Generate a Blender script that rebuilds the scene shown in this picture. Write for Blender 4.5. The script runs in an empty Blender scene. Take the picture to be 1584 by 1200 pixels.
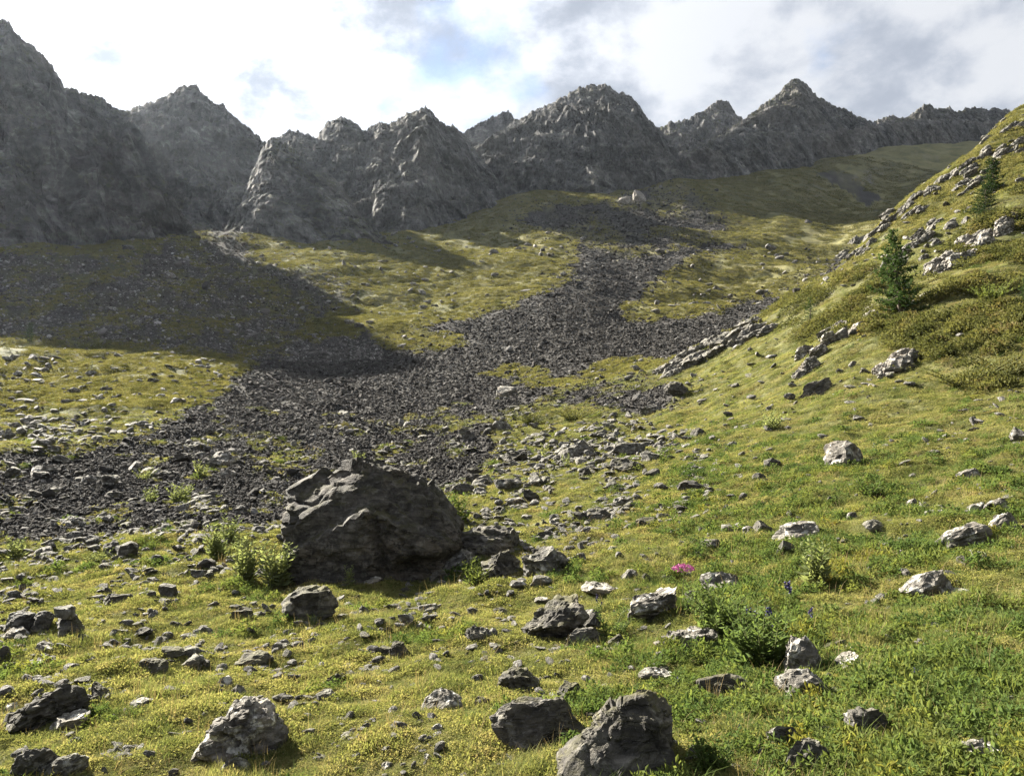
import bpy, bmesh, math, random
import numpy as np
from mathutils import Vector, Matrix, Euler

random.seed(7)
rng = np.random.default_rng(7)
scene = bpy.context.scene
COL = scene.collection

# ------------------------------------------------------------------ camera
F = 1243.0                      # focal length in photograph pixels (1584 wide)
PITCH = math.radians(3.0)
CAMZ = 1.65
cam_d = bpy.data.cameras.new('camera')
cam_d.sensor_fit = 'HORIZONTAL'; cam_d.sensor_width = 36.0; cam_d.lens = 36.0 * F / 1584.0
cam_d.clip_start = 0.05; cam_d.clip_end = 8000
cam = bpy.data.objects.new('camera', cam_d); COL.objects.link(cam)
cam.location = (0, 0, CAMZ); cam.rotation_euler = (math.pi / 2 + PITCH, 0, 0)
scene.camera = cam

# ------------------------------------------------------------------ light
SUN_AZ, SUN_EL = math.radians(-46.0), math.radians(30.2)
SUN = Vector((math.sin(SUN_AZ) * math.cos(SUN_EL), math.cos(SUN_AZ) * math.cos(SUN_EL), math.sin(SUN_EL)))
sd = bpy.data.lights.new('sun', 'SUN'); sd.energy = 5.0; sd.angle = math.radians(0.55); sd.color = (1.0, 0.93, 0.80)
so = bpy.data.objects.new('sun', sd); COL.objects.link(so)
so.location = SUN * 300; so.rotation_euler = SUN.to_track_quat('Z', 'Y').to_euler()

world = bpy.data.worlds.new('World'); scene.world = world; world.use_nodes = True
def build_world():
    nt = world.node_tree; N = nt.nodes; L = nt.links
    N.clear()
    out = N.new('ShaderNodeOutputWorld'); bg = N.new('ShaderNodeBackground')
    sky = N.new('ShaderNodeTexSky'); sky.sky_type = 'NISHITA'; sky.sun_disc = False
    sky.sun_elevation = SUN_EL; sky.sun_rotation = SUN_AZ % (2 * math.pi); sky.altitude = 2000
    def math_(op, a, b=None, clamp=False):
        m = N.new('ShaderNodeMath'); m.operation = op; m.use_clamp = clamp
        for i, v in enumerate((a, b)):
            if v is None: continue
            if isinstance(v, (int, float)): m.inputs[i].default_value = v
            else: L.new(v, m.inputs[i])
        return m.outputs[0]
    tc = N.new('ShaderNodeTexCoord'); sep = N.new('ShaderNodeSeparateXYZ'); L.new(tc.outputs['Generated'], sep.inputs[0])
    zc = math_('ADD', math_('MAXIMUM', sep.outputs[2], 0.0), 0.42)
    comb = N.new('ShaderNodeCombineXYZ')
    L.new(math_('DIVIDE', sep.outputs[0], zc), comb.inputs[0]); L.new(math_('DIVIDE', sep.outputs[1], zc), comb.inputs[1])
    comb.inputs[2].default_value = 3.7
    def noise(scale, detail, rough, dist=0.0, off=0.0):
        mp = N.new('ShaderNodeMapping'); mp.inputs['Location'].default_value = (off, off * .7, off * .3); L.new(comb.outputs[0], mp.inputs[0])
        n = N.new('ShaderNodeTexNoise'); n.inputs['Scale'].default_value = scale; n.inputs['Detail'].default_value = detail
        n.inputs['Roughness'].default_value = rough; n.inputs['Distortion'].default_value = dist; L.new(mp.outputs[0], n.inputs['Vector'])
        return n.outputs['Fac']
    def mapr(v, a, b, c=0.0, d=1.0, smooth=True):
        m = N.new('ShaderNodeMapRange'); m.interpolation_type = 'SMOOTHSTEP' if smooth else 'LINEAR'
        L.new(v, m.inputs['Value'])
        for k, x in zip(('From Min', 'From Max', 'To Min', 'To Max'), (a, b, c, d)): m.inputs[k].default_value = x
        return m.outputs[0]
    cover = mapr(noise(3.4, 9, .55, .1, 31.7), .34, .47, .42, 1.0)             # where there is cloud
    shade = mapr(noise(6.5, 9, .57, .10, 27.1), .35, .60)           # thick grey / thin bright
    dot = N.new('ShaderNodeVectorMath'); dot.operation = 'DOT_PRODUCT'; L.new(tc.outputs['Generated'], dot.inputs[0]); dot.inputs[1].default_value = SUN
    glow = math_('POWER', math_('MAXIMUM', dot.outputs['Value'], 0.0), 6.0)   # cloud lit from behind by the sun
    bright = math_('ADD', mapr(shade, 0, 1, .071, .108, False), math_('MULTIPLY', glow, mapr(shade, 0, 1, .03, .24, False)))
    ccol = N.new('ShaderNodeMixRGB'); ccol.blend_type = 'MULTIPLY'; ccol.inputs[0].default_value = 1
    tint = N.new('ShaderNodeMixRGB'); L.new(shade, tint.inputs[0]); tint.inputs[1].default_value = (.84, .93, 1.10, 1); tint.inputs[2].default_value = (.97, 1, 1.06, 1)
    L.new(tint.outputs[0], ccol.inputs[1]); L.new(bright, ccol.inputs[2])
    skm = N.new('ShaderNodeMixRGB'); skm.blend_type = 'MULTIPLY'; skm.inputs[0].default_value = 1
    L.new(sky.outputs[0], skm.inputs[1]); skm.inputs[2].default_value = (.036, .036, .036, 1)
    mix = N.new('ShaderNodeMixRGB'); L.new(cover, mix.inputs[0]); L.new(skm.outputs[0], mix.inputs[1]); L.new(ccol.outputs[0], mix.inputs[2])
    L.new(mix.outputs[0], bg.inputs['Color']); bg.inputs['Strength'].default_value = 1.0
    L.new(bg.outputs[0], out.inputs[0])
build_world()
world.cycles.sampling_method = 'MANUAL'; world.cycles.sample_map_resolution = 512

scene.view_settings.view_transform = 'Standard'; scene.view_settings.look = 'None'
scene.view_settings.exposure = 2.92; scene.view_settings.gamma = 1.0
scene.render.engine = 'CYCLES'
cy = scene.cycles
cy.use_denoising = True
try: cy.denoiser = 'OPENIMAGEDENOISE'
except Exception: pass
cy.max_bounces = 5; cy.diffuse_bounces = 2; cy.glossy_bounces = 1; cy.transmission_bounces = 3; cy.volume_bounces = 0; cy.transparent_max_bounces = 4
cy.use_adaptive_sampling = False
try: cy.denoising_prefilter = 'NONE'; cy.denoising_input_passes = 'RGB_ALBEDO_NORMAL'
except Exception: pass
scene.render.use_persistent_data = False

# ------------------------------------------------------------------ helpers
def sm(a, b, x):
    t = np.clip((x - a) / (b - a), 0, 1); return t * t * (3 - 2 * t)
_perm = np.random.default_rng(42).permutation(256).astype(np.int64); _perm = np.concatenate([_perm, _perm, _perm])
_g3 = np.random.default_rng(43).normal(size=(256, 3)); _g3 /= np.linalg.norm(_g3, axis=1)[:, None]; _g3 *= 1.5
def pn(x, y, z):
    """gradient noise, about -1..1"""
    x, y, z = np.broadcast_arrays(np.asarray(x, float), np.asarray(y, float), np.asarray(z, float))
    fx, fy, fz = np.floor(x), np.floor(y), np.floor(z)
    X, Y, Z = fx.astype(np.int64) & 255, fy.astype(np.int64) & 255, fz.astype(np.int64) & 255
    x = x - fx; y = y - fy; z = z - fz
    u = x * x * x * (x * (x * 6 - 15) + 10); v = y * y * y * (y * (y * 6 - 15) + 10); w = z * z * z * (z * (z * 6 - 15) + 10)
    r = 0
    for i in (0, 1):
        a = _perm[X + i]; wu = u if i else 1 - u
        for j in (0, 1):
            b = _perm[a + Y + j]; wv = v if j else 1 - v
            for k in (0, 1):
                g = _g3[_perm[b + Z + k]]; ww = w if k else 1 - w
                r = r + wu * wv * ww * (g[..., 0] * (x - i) + g[..., 1] * (y - j) + g[..., 2] * (z - k))
    return r
def fbm(x, y, z, oct=4, gain=.5, lac=2.03):
    r = 0; a = 1
    for i in range(oct):
        r = r + a * pn(x + 17.3 * i, y - 9.1 * i, z + 4.7 * i); x = x * lac; y = y * lac; z = z * lac; a *= gain
    return r
def cells3(x, y, z):
    """piecewise constant value per irregular cell (0..1): broken blocks"""
    x, y, z = np.broadcast_arrays(np.asarray(x, float), np.asarray(y, float), np.asarray(z, float))
    fx, fy, fz = np.floor(x).astype(np.int64), np.floor(y).astype(np.int64), np.floor(z).astype(np.int64)
    best = np.full(x.shape, 1e9); val = np.zeros(x.shape); off = np.zeros(x.shape)
    for i in (-1, 0, 1):
        for j in (-1, 0, 1):
            for k in (-1, 0, 1):
                h = _perm[_perm[_perm[(fx + i) & 255] + ((fy + j) & 255)] + ((fz + k) & 255)]
                g = _g3[h]; dx = fx + i + .5 + g[..., 0] * .3 - x; dy = fy + j + .5 + g[..., 1] * .3 - y; dz = fz + k + .5 + g[..., 2] * .3 - z
                d = dx * dx + dy * dy + dz * dz; m = d < best; best = np.where(m, d, best)
                # each block has its own tilted face
                val = np.where(m, h / 255.0 + .55 * (dx * g[..., 1] + dy * g[..., 2] + dz * g[..., 0]), val)
    return val
def pchip(X, Y, x):
    """monotone cubic along axis 0 of Y"""
    X = np.asarray(X, float); Y = np.asarray(Y, float); h = np.diff(X)
    hs = h.reshape((-1,) + (1,) * (Y.ndim - 1)); dl = np.diff(Y, axis=0) / hs
    d = np.zeros_like(Y); d[0] = dl[0]; d[-1] = dl[-1]
    w1 = 2 * hs[1:] + hs[:-1]; w2 = hs[1:] + 2 * hs[:-1]
    with np.errstate(divide='ignore', invalid='ignore'):
        hm = (w1 + w2) / (w1 / dl[:-1] + w2 / dl[1:])
    d[1:-1] = np.where(dl[:-1] * dl[1:] > 0, hm, 0)
    i = np.clip(np.searchsorted(X, x) - 1, 0, len(X) - 2)
    t = ((x - X[i]) / h[i]); t = np.clip(t, 0, 1).reshape((-1,) + (1,) * (Y.ndim - 1)); hh = h[i].reshape(t.shape)
    t2 = t * t; t3 = t2 * t
    return (2*t3-3*t2+1)*Y[i] + (t3-2*t2+t)*hh*d[i] + (-2*t3+3*t2)*Y[i+1] + (t3-t2)*hh*d[i+1]

CP, SP = math.cos(PITCH), math.sin(PITCH)
def ray(u, v):
    a = (u - 792.0) / F; b = (600.0 - v) / F
    return a, CP - b * SP, SP + b * CP            # x, y, z of the direction
def P(u, v, d):
    """a point of the place at depth d (metres along the valley) seen at photograph pixel u, v"""
    x, y, z = ray(u, v); k = d / y
    return np.array([x * k, d, CAMZ + z * k])
def proj(x, y, z):
    zz = z - CAMZ; yc = y * CP + zz * SP; zc = -y * SP + zz * CP
    yc = np.where(yc > .05, yc, .05)
    return 792 + F * x / yc, 600 - F * zc / yc

def mesh_np(name, verts, faces, mat=None, smooth=False):
    me = bpy.data.meshes.new(name)
    verts = np.asarray(verts, np.float32); faces = np.asarray(faces, np.int32)
    n, k = faces.shape
    me.vertices.add(len(verts)); me.vertices.foreach_set('co', verts.ravel())
    me.loops.add(n * k); me.loops.foreach_set('vertex_index', faces.ravel())
    me.polygons.add(n); me.polygons.foreach_set('loop_start', np.arange(0, n * k, k, dtype=np.int32))
    me.polygons.foreach_set('use_smooth', np.full(n, smooth, bool))
    me.update(calc_edges=True); me.validate()
    if mat: me.materials.append(mat)
    return me
def obj(name, me, parent=None, link=True):
    o = bpy.data.objects.new(name, me)
    if link: COL.objects.link(o)
    if parent: o.parent = parent
    return o
def empty(name, loc):
    o = bpy.data.objects.new(name, None); o.empty_display_size = .2; COL.objects.link(o); o.location = loc; return o
def tag(o, label=None, cat=None, group=None, kind=None):
    if label: o['label'] = label
    if cat: o['category'] = cat
    if group: o['group'] = group
    if kind: o['kind'] = kind
    return o
def set_attr(me, name, arr):
    a = me.attributes.new(name, 'FLOAT', 'POINT'); a.data.foreach_set('value', np.asarray(arr, np.float32).ravel())

# ------------------------------------------------------------------ materials
class NT:
    def __init__(s, name):
        s.m = bpy.data.materials.new(name); s.m.use_nodes = True; s.t = s.m.node_tree; s.N = s.t.nodes; s.L = s.t.links; s.N.clear()
        s.out = s.N.new('ShaderNodeOutputMaterial'); s.tc = s.N.new('ShaderNodeTexCoord')
    def put(s, sock, v):
        if v is None: return
        if hasattr(v, 'is_linked'): s.L.new(v, sock)
        elif isinstance(v, (tuple, list)): sock.default_value = (*v, 1) if len(v) == 3 and sock.type == 'RGBA' else v
        else: sock.default_value = v
    def mapping(s, scale=(1, 1, 1), rot=(0, 0, 0), loc=(0, 0, 0), src='Object'):
        m = s.N.new('ShaderNodeMapping'); s.L.new(s.tc.outputs[src], m.inputs[0])
        m.inputs['Scale'].default_value = scale; m.inputs['Rotation'].default_value = rot; m.inputs['Location'].default_value = loc
        return m.outputs[0]
    def noise(s, scale, detail=5, rough=.55, vec=None, dist=0.0):
        n = s.N.new('ShaderNodeTexNoise'); s.put(n.inputs['Vector'], vec if vec is not None else s.tc.outputs['Object'])
        n.inputs['Scale'].default_value = scale; n.inputs['Detail'].default_value = detail; n.inputs['Roughness'].default_value = rough; n.inputs['Distortion'].default_value = dist
        return n.outputs['Fac']
    def voro(s, scale, vec=None, feat='F1'):
        n = s.N.new('ShaderNodeTexVoronoi'); n.feature = feat; s.put(n.inputs['Vector'], vec if vec is not None else s.tc.outputs['Object']); n.inputs['Scale'].default_value = scale
        return n.outputs['Distance']
    def cells(s, scale, vec=None):
        n = s.N.new('ShaderNodeTexVoronoi'); s.put(n.inputs['Vector'], vec if vec is not None else s.tc.outputs['Object']); n.inputs['Scale'].default_value = scale
        x = s.N.new('ShaderNodeSeparateXYZ'); s.L.new(n.outputs['Color'], x.inputs[0]); return x.outputs[0], n.outputs['Distance']
    def mr(s, v, a, b, c=0., d=1., smooth=True):
        m = s.N.new('ShaderNodeMapRange'); m.interpolation_type = 'SMOOTHSTEP' if smooth else 'LINEAR'; s.put(m.inputs['Value'], v)
        for k, x in zip(('From Min', 'From Max', 'To Min', 'To Max'), (a, b, c, d)): m.inputs[k].default_value = x
        return m.outputs[0]
    def mix(s, f, a, b, mode='MIX'):
        m = s.N.new('ShaderNodeMixRGB'); m.blend_type = mode; s.put(m.inputs[0], f); s.put(m.inputs[1], a); s.put(m.inputs[2], b); return m.outputs[0]
    def math(s, op, a, b=None, clamp=False):
        m = s.N.new('ShaderNodeMath'); m.operation = op; m.use_clamp = clamp; s.put(m.inputs[0], a); s.put(m.inputs[1], b); return m.outputs[0]
    def ramp(s, f, stops):
        r = s.N.new('ShaderNodeValToRGB'); e = r.color_ramp.elements
        while len(e) < len(stops): e.new(.5)
        for el, (p, c) in zip(e, stops): el.position = p; el.color = (*c, 1)
        s.put(r.inputs[0], f); return r.outputs[0]
    def attr(s, name):
        a = s.N.new('ShaderNodeAttribute'); a.attribute_name = name; return a.outputs['Fac']
    def nz(s):
        g = s.N.new('ShaderNodeNewGeometry'); x = s.N.new('ShaderNodeSeparateXYZ'); s.L.new(g.outputs['Normal'], x.inputs[0]); return x.outputs[2]
    def bump(s, h, strength=.5, dist=.1):
        b = s.N.new('ShaderNodeBump'); b.inputs['Strength'].default_value = strength; b.inputs['Distance'].default_value = dist; s.put(b.inputs['Height'], h); return b.outputs[0]
    def diffuse(s, col, normal=None, rough=.9, spec=.2):
        p = s.N.new('ShaderNodeBsdfPrincipled'); s.put(p.inputs['Base Color'], col); s.put(p.inputs['Roughness'], rough); p.inputs['Specular IOR Level'].default_value = spec
        if normal: s.L.new(normal, p.inputs['Normal'])
        s.L.new(p.outputs[0], s.out.inputs[0]); return s.m
    def objinfo(s, k='Color'):
        o = s.N.new('ShaderNodeObjectInfo'); return o.outputs[k]
    def leaf(s, col, transl=.4, gloss=.06):
        d = s.N.new('ShaderNodeBsdfDiffuse'); t = s.N.new('ShaderNodeBsdfTranslucent'); g = s.N.new('ShaderNodeBsdfGlossy'); g.inputs['Roughness'].default_value = .5
        s.put(d.inputs[0], col); s.put(t.inputs[0], s.mix(1, col, (1.15, 1.12, .75), 'MULTIPLY')); g.inputs[0].default_value = (.6, .6, .6, 1)
        m = s.N.new('ShaderNodeMixShader'); m.inputs[0].default_value = transl; s.L.new(d.outputs[0], m.inputs[1]); s.L.new(t.outputs[0], m.inputs[2])
        m2 = s.N.new('ShaderNodeMixShader'); m2.inputs[0].default_value = gloss; s.L.new(m.outputs[0], m2.inputs[1]); s.L.new(g.outputs[0], m2.inputs[2])
        s.L.new(m2.outputs[0], s.out.inputs[0]); return s.m

def mat_rock(name, lichen=.5, moss=.0, warm=0.):
    n = NT(name)
    big = n.noise(1.3, 6, .6); fine = n.noise(9, 8, .68); streak = n.noise(3.0, 6, .62, n.mapping((1, 1, 5), (.5, .35, 0)), .6)
    c = n.ramp(n.math('ADD', n.math('MULTIPLY', streak, .6), n.math('MULTIPLY', fine, .4)), [(.32, (.022, .021, .020)), (.45, (.075, .071, .066)), (.57, (.15, .143, .133)), (.72, (.28, .268, .25))])
    c = n.mix(n.mr(big, .45, .7, 0, .45), c, (.15 + .05 * warm, .12, .085))
    l1 = n.mr(n.noise(7.5, 8, .72, n.mapping(loc=(7, 3, 1)), .5), .53, .60); l1 = n.math('MULTIPLY', l1, lichen)
    c = n.mix(l1, c, (.34, .34, .325))
    dk = n.mr(n.noise(5.2, 8, .7, n.mapping(loc=(1, 8, 4))), .52, .62); c = n.mix(n.math('MULTIPLY', dk, .7), c, (.035, .032, .03))
    crack = n.mr(n.math('ABSOLUTE', n.math('SUBTRACT', n.noise(1.7, 5, .6, n.mapping((1, 1, 2.2), (.6, .4, .2))), .5)), .0, .014, 1, 0)
    crack = n.math('MULTIPLY', crack, n.mr(big, .4, .6)); c = n.mix(n.math('MULTIPLY', crack, .8), c, (.02, .018, .016))
    if moss:
        mo = n.math('MULTIPLY', n.mr(n.nz(), .35, .85), n.mr(n.noise(4, 6, .65, n.mapping(loc=(2, 2, 9))), .42, .6)); c = n.mix(n.math('MULTIPLY', mo, moss), c, (.075, .072, .022))
    c1, d1 = n.cells(3.2, n.mapping((1, 1, 1.9), (.4, .5, .2))); c2, d2 = n.cells(11, n.mapping((1, 1, 1.7), (.4, .5, .2)))
    cc = n.math('ADD', n.math('MULTIPLY', c1, .55), n.math('MULTIPLY', c2, .45)); c = n.mix(1, c, n.mix(n.mr(cc, .15, .85), (.68, .68, .67), (1.35, 1.34, 1.32)), 'MULTIPLY')
    c = n.mix(1, c, n.objinfo('Color'), 'MULTIPLY')
    h = n.math('ADD', n.math('ADD', n.math('MULTIPLY', fine, .5), n.math('MULTIPLY', streak, .7)), n.math('MULTIPLY', crack, -.6))
    h = n.math('ADD', n.math('ADD', h, n.math('MULTIPLY', n.noise(28, 5, .7), .3)), n.math('MULTIPLY', cc, .35))
    return n.diffuse(c, n.bump(h, .9, .07), .88, .25)
ROCK = mat_rock('weathered_gneiss', .75, .35)
ROCK_DARK = mat_rock('dark_mossy_gneiss', .35, .8)
ROCK_PALE = mat_rock('pale_gneiss', 1.0, .1, .4)

def mat_scree(name='scree_stone', gain=1.0):
    n = NT(name)
    r = n.objinfo('Random'); c = n.ramp(r, [(0, (.018, .017, .0155)), (.5, (.040, .037, .0345)), (.85, (.066, .062, .058)), (.95, (.105, .100, .094)), (1, (.18, .173, .165))])
    c = n.mix(n.mr(n.noise(1.6, 5, .6), .4, .7, 0, .5), c, (.04, .038, .036)); c = n.mix(1, c, (gain, gain, gain), 'MULTIPLY'); return n.diffuse(c, n.bump(n.noise(4, 6, .7), .6, .1), .95, .05)
SCREE_M = mat_scree(); SCREE_PALE = mat_scree('grey_scree_stone', 2.2)

def mat_mountain(name, tone=1.0, green=.7, warm=0.0):
    n = NT(name)
    big = n.noise(.018, 5, .55); mid = n.noise(.10, 8, .66, None, .0); strat = n.noise(.10, 9, .68, n.mapping((1.0, .8, 3.6), (.25, -.65, 0)), .15)
    fine = n.noise(.55, 7, .68)
    k = n.math('ADD', n.math('ADD', n.math('MULTIPLY', mid, .3), n.math('MULTIPLY', strat, .4)), n.math('MULTIPLY', fine, .3))
    t = tone
    c = n.ramp(k, [(.40, (.022*t, .022*t, .025*t)), (.47, (.065*t, .065*t, .070*t)), (.53, (.120*t, .119*t, .122*t)), (.60, (.26*t, .258*t, .252*t))])
    c1, d1 = n.cells(.16, n.mapping((1.0, .9, .55), (.2, -.6, .3))); c2, d2 = n.cells(.42, n.mapping((1.0, .9, .6), (.2, -.55, .1)))
    cc = n.math('ADD', n.math('MULTIPLY', c1, .5), n.math('MULTIPLY', c2, .5)); c = n.mix(1, c, n.mix(n.mr(cc, .15, .85), (.62, .62, .63), (1.5, 1.5, 1.48)), 'MULTIPLY')
    dark = n.mr(n.noise(.045, 8, .7, n.mapping((1, 1, .45), loc=(4, 4, 4)), .5), .50, .60, 0, .3); c = n.mix(dark, c, n.mix(1, c, (.45, .46, .48), 'MULTIPLY'))
    c = n.mix(n.mr(big, .42, .62, 0, .5), c, n.mix(.5, c, (.13 + warm * .05, .12 + warm * .02, .105)))
    g = n.math('MULTIPLY', n.mr(n.nz(), .44, .70), n.mr(n.noise(.06, 7, .68, n.mapping(loc=(30, 9, 4))), .40, .56))
    c = n.mix(n.math('MULTIPLY', g, green), c, (.058, .062, .024))
    # gully debris on gentle faces
    h = n.math('ADD', n.math('MULTIPLY', strat, .7), n.math('ADD', n.math('MULTIPLY', cc, .8), n.math('MULTIPLY', fine, .5)))
    return n.diffuse(c, n.bump(h, .9, 3.0), .95, .1)

# ------------------------------------------------------------------ terrain
# columns across the view: (u, [(v, depth), ...]) then ('z', range, height) pieces of hidden ground
COLS = [
 (-300, [(1200,4.9),(1000,8.3),(900,12.5),(800,18.5),(700,31),(620,52),(540,78),(480,106),(400,142)]),
 (0,    [(1200,4.6),(1000,8.3),(900,13),(800,21),(700,35),(620,58),(540,88),(480,122),(400,165),(385,178)]),
 (250,  [(1200,4.4),(1000,7.9),(900,12),(820,18),(700,36),(600,66),(500,118),(400,185),(355,228)]),
 (560,  [(1200,4.1),(1000,7.4),(905,11.6),(800,20),(700,38),(600,75),(500,130),(420,188),(360,248)]),
 (850,  [(1200,3.9),(1000,6.9),(900,9.9),(800,16.3),(700,31),(640,47),(560,82),(480,138),(400,212),(340,288),(305,345)]),
 (1050, [(1200,3.7),(1000,6.4),(900,9.0),(800,13.6),(700,23.5),(640,36),(590,50),(562,60),(535,92),(480,140),(430,188),(400,222),(340,300),(285,390)]),
 (1200, [(1200,3.6),(1000,6.1),(900,8.5),(800,12.4),(700,19),(640,26),(580,36),(520,48),(478,60),(500,85),(476,140),(460,165),(430,200),(380,262),(330,330),(270,430)]),
 (1300, [(1200,3.5),(1000,5.9),(900,8.0),(800,11.5),(700,17),(600,26),(520,37),(460,48),(412,61),(455,90),(432,170),(400,240),(350,318),(300,395),(245,490)]),
 (1400, [(1200,3.4),(1000,5.7),(900,7.7),(800,10.8),(700,16),(600,23),(500,33),(420,44),(360,56),(322,67),(405,100),(372,200),(340,320),(300,405),(232,520)]),
 (1500, [(1200,3.4),(1000,5.5),(900,7.4),(800,10.3),(700,15),(600,21),(500,29),(400,40),(320,53),(247,69),(335,110),(312,250),(265,430),(222,560)]),
 (1584, [(1200,3.3),(1000,5.4),(900,7.2),(800,10),(700,14),(600,19.5),(500,27),(400,37),(300,49.5),(230,61),(178,73),(285,115),(292,300),(250,460),(215,590)]),
 (1800, [(1200,3.2),(1000,5.2),(800,9.4),(600,18),(400,32.5),(200,55),(60,80),(200,125),(260,300),(200,600)]),
]
RMIN, RMAX = 1.0, 1400.0
nr = 800
lnr = np.concatenate([np.linspace(math.log(RMIN), math.log(620), nr - 24), np.linspace(math.log(620), math.log(RMAX), 25)[1:]])
nr = len(lnr); RG = np.exp(lnr)
def profile(rz):
    a = np.array(sorted(rz)); return pchip(np.log(a[:, 0]), a[:, 1], lnr)
azs, profs = [], []
def add_col(az, rz): azs.append(az); profs.append(profile(rz))
back = [(1, 0), (5, -.2), (20, -1.6), (100, -14), (400, -60), (1400, -120)]
add_col(-math.pi, back)
add_col(math.radians(-120), [(1, 0), (5, -.4), (20, -1.6), (80, -4), (300, -10), (1400, -80)])
add_col(math.radians(-75), [(1, 0), (5, -.5), (20, -1.0), (60, 2.5), (120, 14), (200, 26), (500, 30), (1400, -50)])
for u, lst in COLS:
    x, y, _ = ray(u, 600); sec = math.hypot(x, y) / y
    rz = [(1, 0.0)]
    for v, d in lst:
        p = P(u, v, d); rz.append((d * sec, p[2]))
    rl, zl = rz[-1]
    rz += [(rl * 1.2, zl + rl * .04), (max(800, rl * 1.5), zl * .7), (1400, -30)]
    add_col(math.atan2(x, y), rz)
add_col(math.radians(75), [(1, 0), (5, 1.2), (20, 7), (60, 24), (100, 36), (200, 40), (600, 30), (1400, -60)])
add_col(math.radians(120), [(1, 0), (5, .7), (20, 4.0), (60, 12), (150, 22), (400, 10), (1400, -80)])
add_col(math.pi, back)
AZ = np.concatenate([np.linspace(-math.pi, -.80, 46)[:-1], np.linspace(-.80, .80, 860), np.linspace(.80, math.pi, 46)[1:]])
ZB = pchip(azs, np.array(profs), AZ)                                 # [az, r]
A2, R2 = np.meshgrid(AZ, RG, indexing='ij')
XG, YG = R2 * np.sin(A2), R2 * np.cos(A2)
def relief(x, y, r):
    h = .045 * fbm(x * 1.9, y * 1.9, 0.3, 3) * sm(1.5, 4, r) + .07 * (np.abs(pn(x * 1.15, y * 1.15, 8.8)) - .25) * sm(2, 5, r)
    h = h + .13 * fbm(x / 1.9, y / 1.9, 2.1, 3) * sm(3, 9, r)
    h = h + .45 * fbm(x / 7.5, y / 7.5, 5.2, 4, .55) * sm(14, 45, r)
    h = h + 1.7 * fbm(x / 28., y / 28., 7.7, 4, .5) * sm(70, 150, r)
    h = h + 4.5 * fbm(x / 75., y / 75., 9.4, 3, .45) * sm(150, 260, r)
    return h
ZG = ZB + relief(XG, YG, R2)
def ground(x, y):
    """height of the ground sheet at x, y (bilinear in the sheet's own grid)"""
    x = np.asarray(x, float); y = np.asarray(y, float)
    r = np.clip(np.hypot(x, y), RMIN, RMAX * .999); a = np.clip(np.arctan2(x, y), -math.pi, math.pi - 1e-9)
    i = np.clip(np.searchsorted(AZ, a) - 1, 0, len(AZ) - 2); j = np.clip(np.searchsorted(RG, r) - 1, 0, nr - 2)
    s = (a - AZ[i]) / (AZ[i+1] - AZ[i]); t = (r - RG[j]) / (RG[j+1] - RG[j])
    return ZG[i, j]*(1-s)*(1-t) + ZG[i+1, j]*s*(1-t) + ZG[i, j+1]*(1-s)*t + ZG[i+1, j+1]*s*t
_ds = np.exp(np.linspace(math.log(2.2), math.log(640), 3000))
def hit(u, v):
    """where the ground lies that the photograph shows at pixel u, v"""
    x, y, z = ray(u, v)
    X = x / y * _ds; Z = CAMZ + z / y * _ds
    g = ground(X, _ds); k = np.nonzero(g >= Z)[0]
    k = k[0] if len(k) else len(_ds) - 1
    return Vector((X[k], _ds[k], g[k]))

# zones of the ground, outlined on the photograph and laid on the sheet
def inpoly(u, v, poly):
    r = np.zeros(np.shape(u), bool); n = len(poly)
    for i in range(n):
        (x1, y1), (x2, y2) = poly[i], poly[(i + 1) % n]
        if y1 == y2: continue
        r ^= ((y1 > v) != (y2 > v)) & (u < (x2 - x1) * (v - y1) / (y2 - y1) + x1)
    return r
SCREE_P = [(-400,745),(0,700),(120,695),(230,672),(330,612),(390,566),(470,530),(580,514),(690,500),(785,474),(870,440),(900,415),(960,402),(1050,384),(1120,372),(1170,378),(1080,392),(1015,440),(958,482),(975,500),(1060,490),(1150,472),(1230,455),(1300,402),(1330,392),(1310,420),(1230,466),(1160,500),(1080,540),(1040,556),(1020,590),(1060,600),(1060,625),(990,640),(900,622),(830,625),(760,662),(765,700),(735,742),(700,765),(640,742),(430,812),(250,812),(140,835),(0,842),(-400,870)]
SCREE_UP = [(850,430),(900,400),(890,360),(800,345),(850,310),(930,318),(1010,285),(1060,285),(1130,345),(1060,375),(960,402)]
FAN_P = [(-400,400),(0,392),(150,396),(240,388),(300,345),(370,345),(380,395),(430,410),(520,430),(560,470),(480,490),(470,530),(400,560),(300,540),(200,535),(60,520),(-400,540)]
HILL_GULLY = [(1255,268),(1295,262),(1375,310),(1350,318)]
HEATH_P = [(1185,500),(1230,462),(1330,420),(1420,440),(1450,410),(1600,330),(1900,250),(1900,640),(1590,560),(1500,600),(1440,560),(1330,520),(1240,520)]
HEATH_TOP = [(1440,430),(1500,330),(1590,290),(1590,330)]
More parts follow.
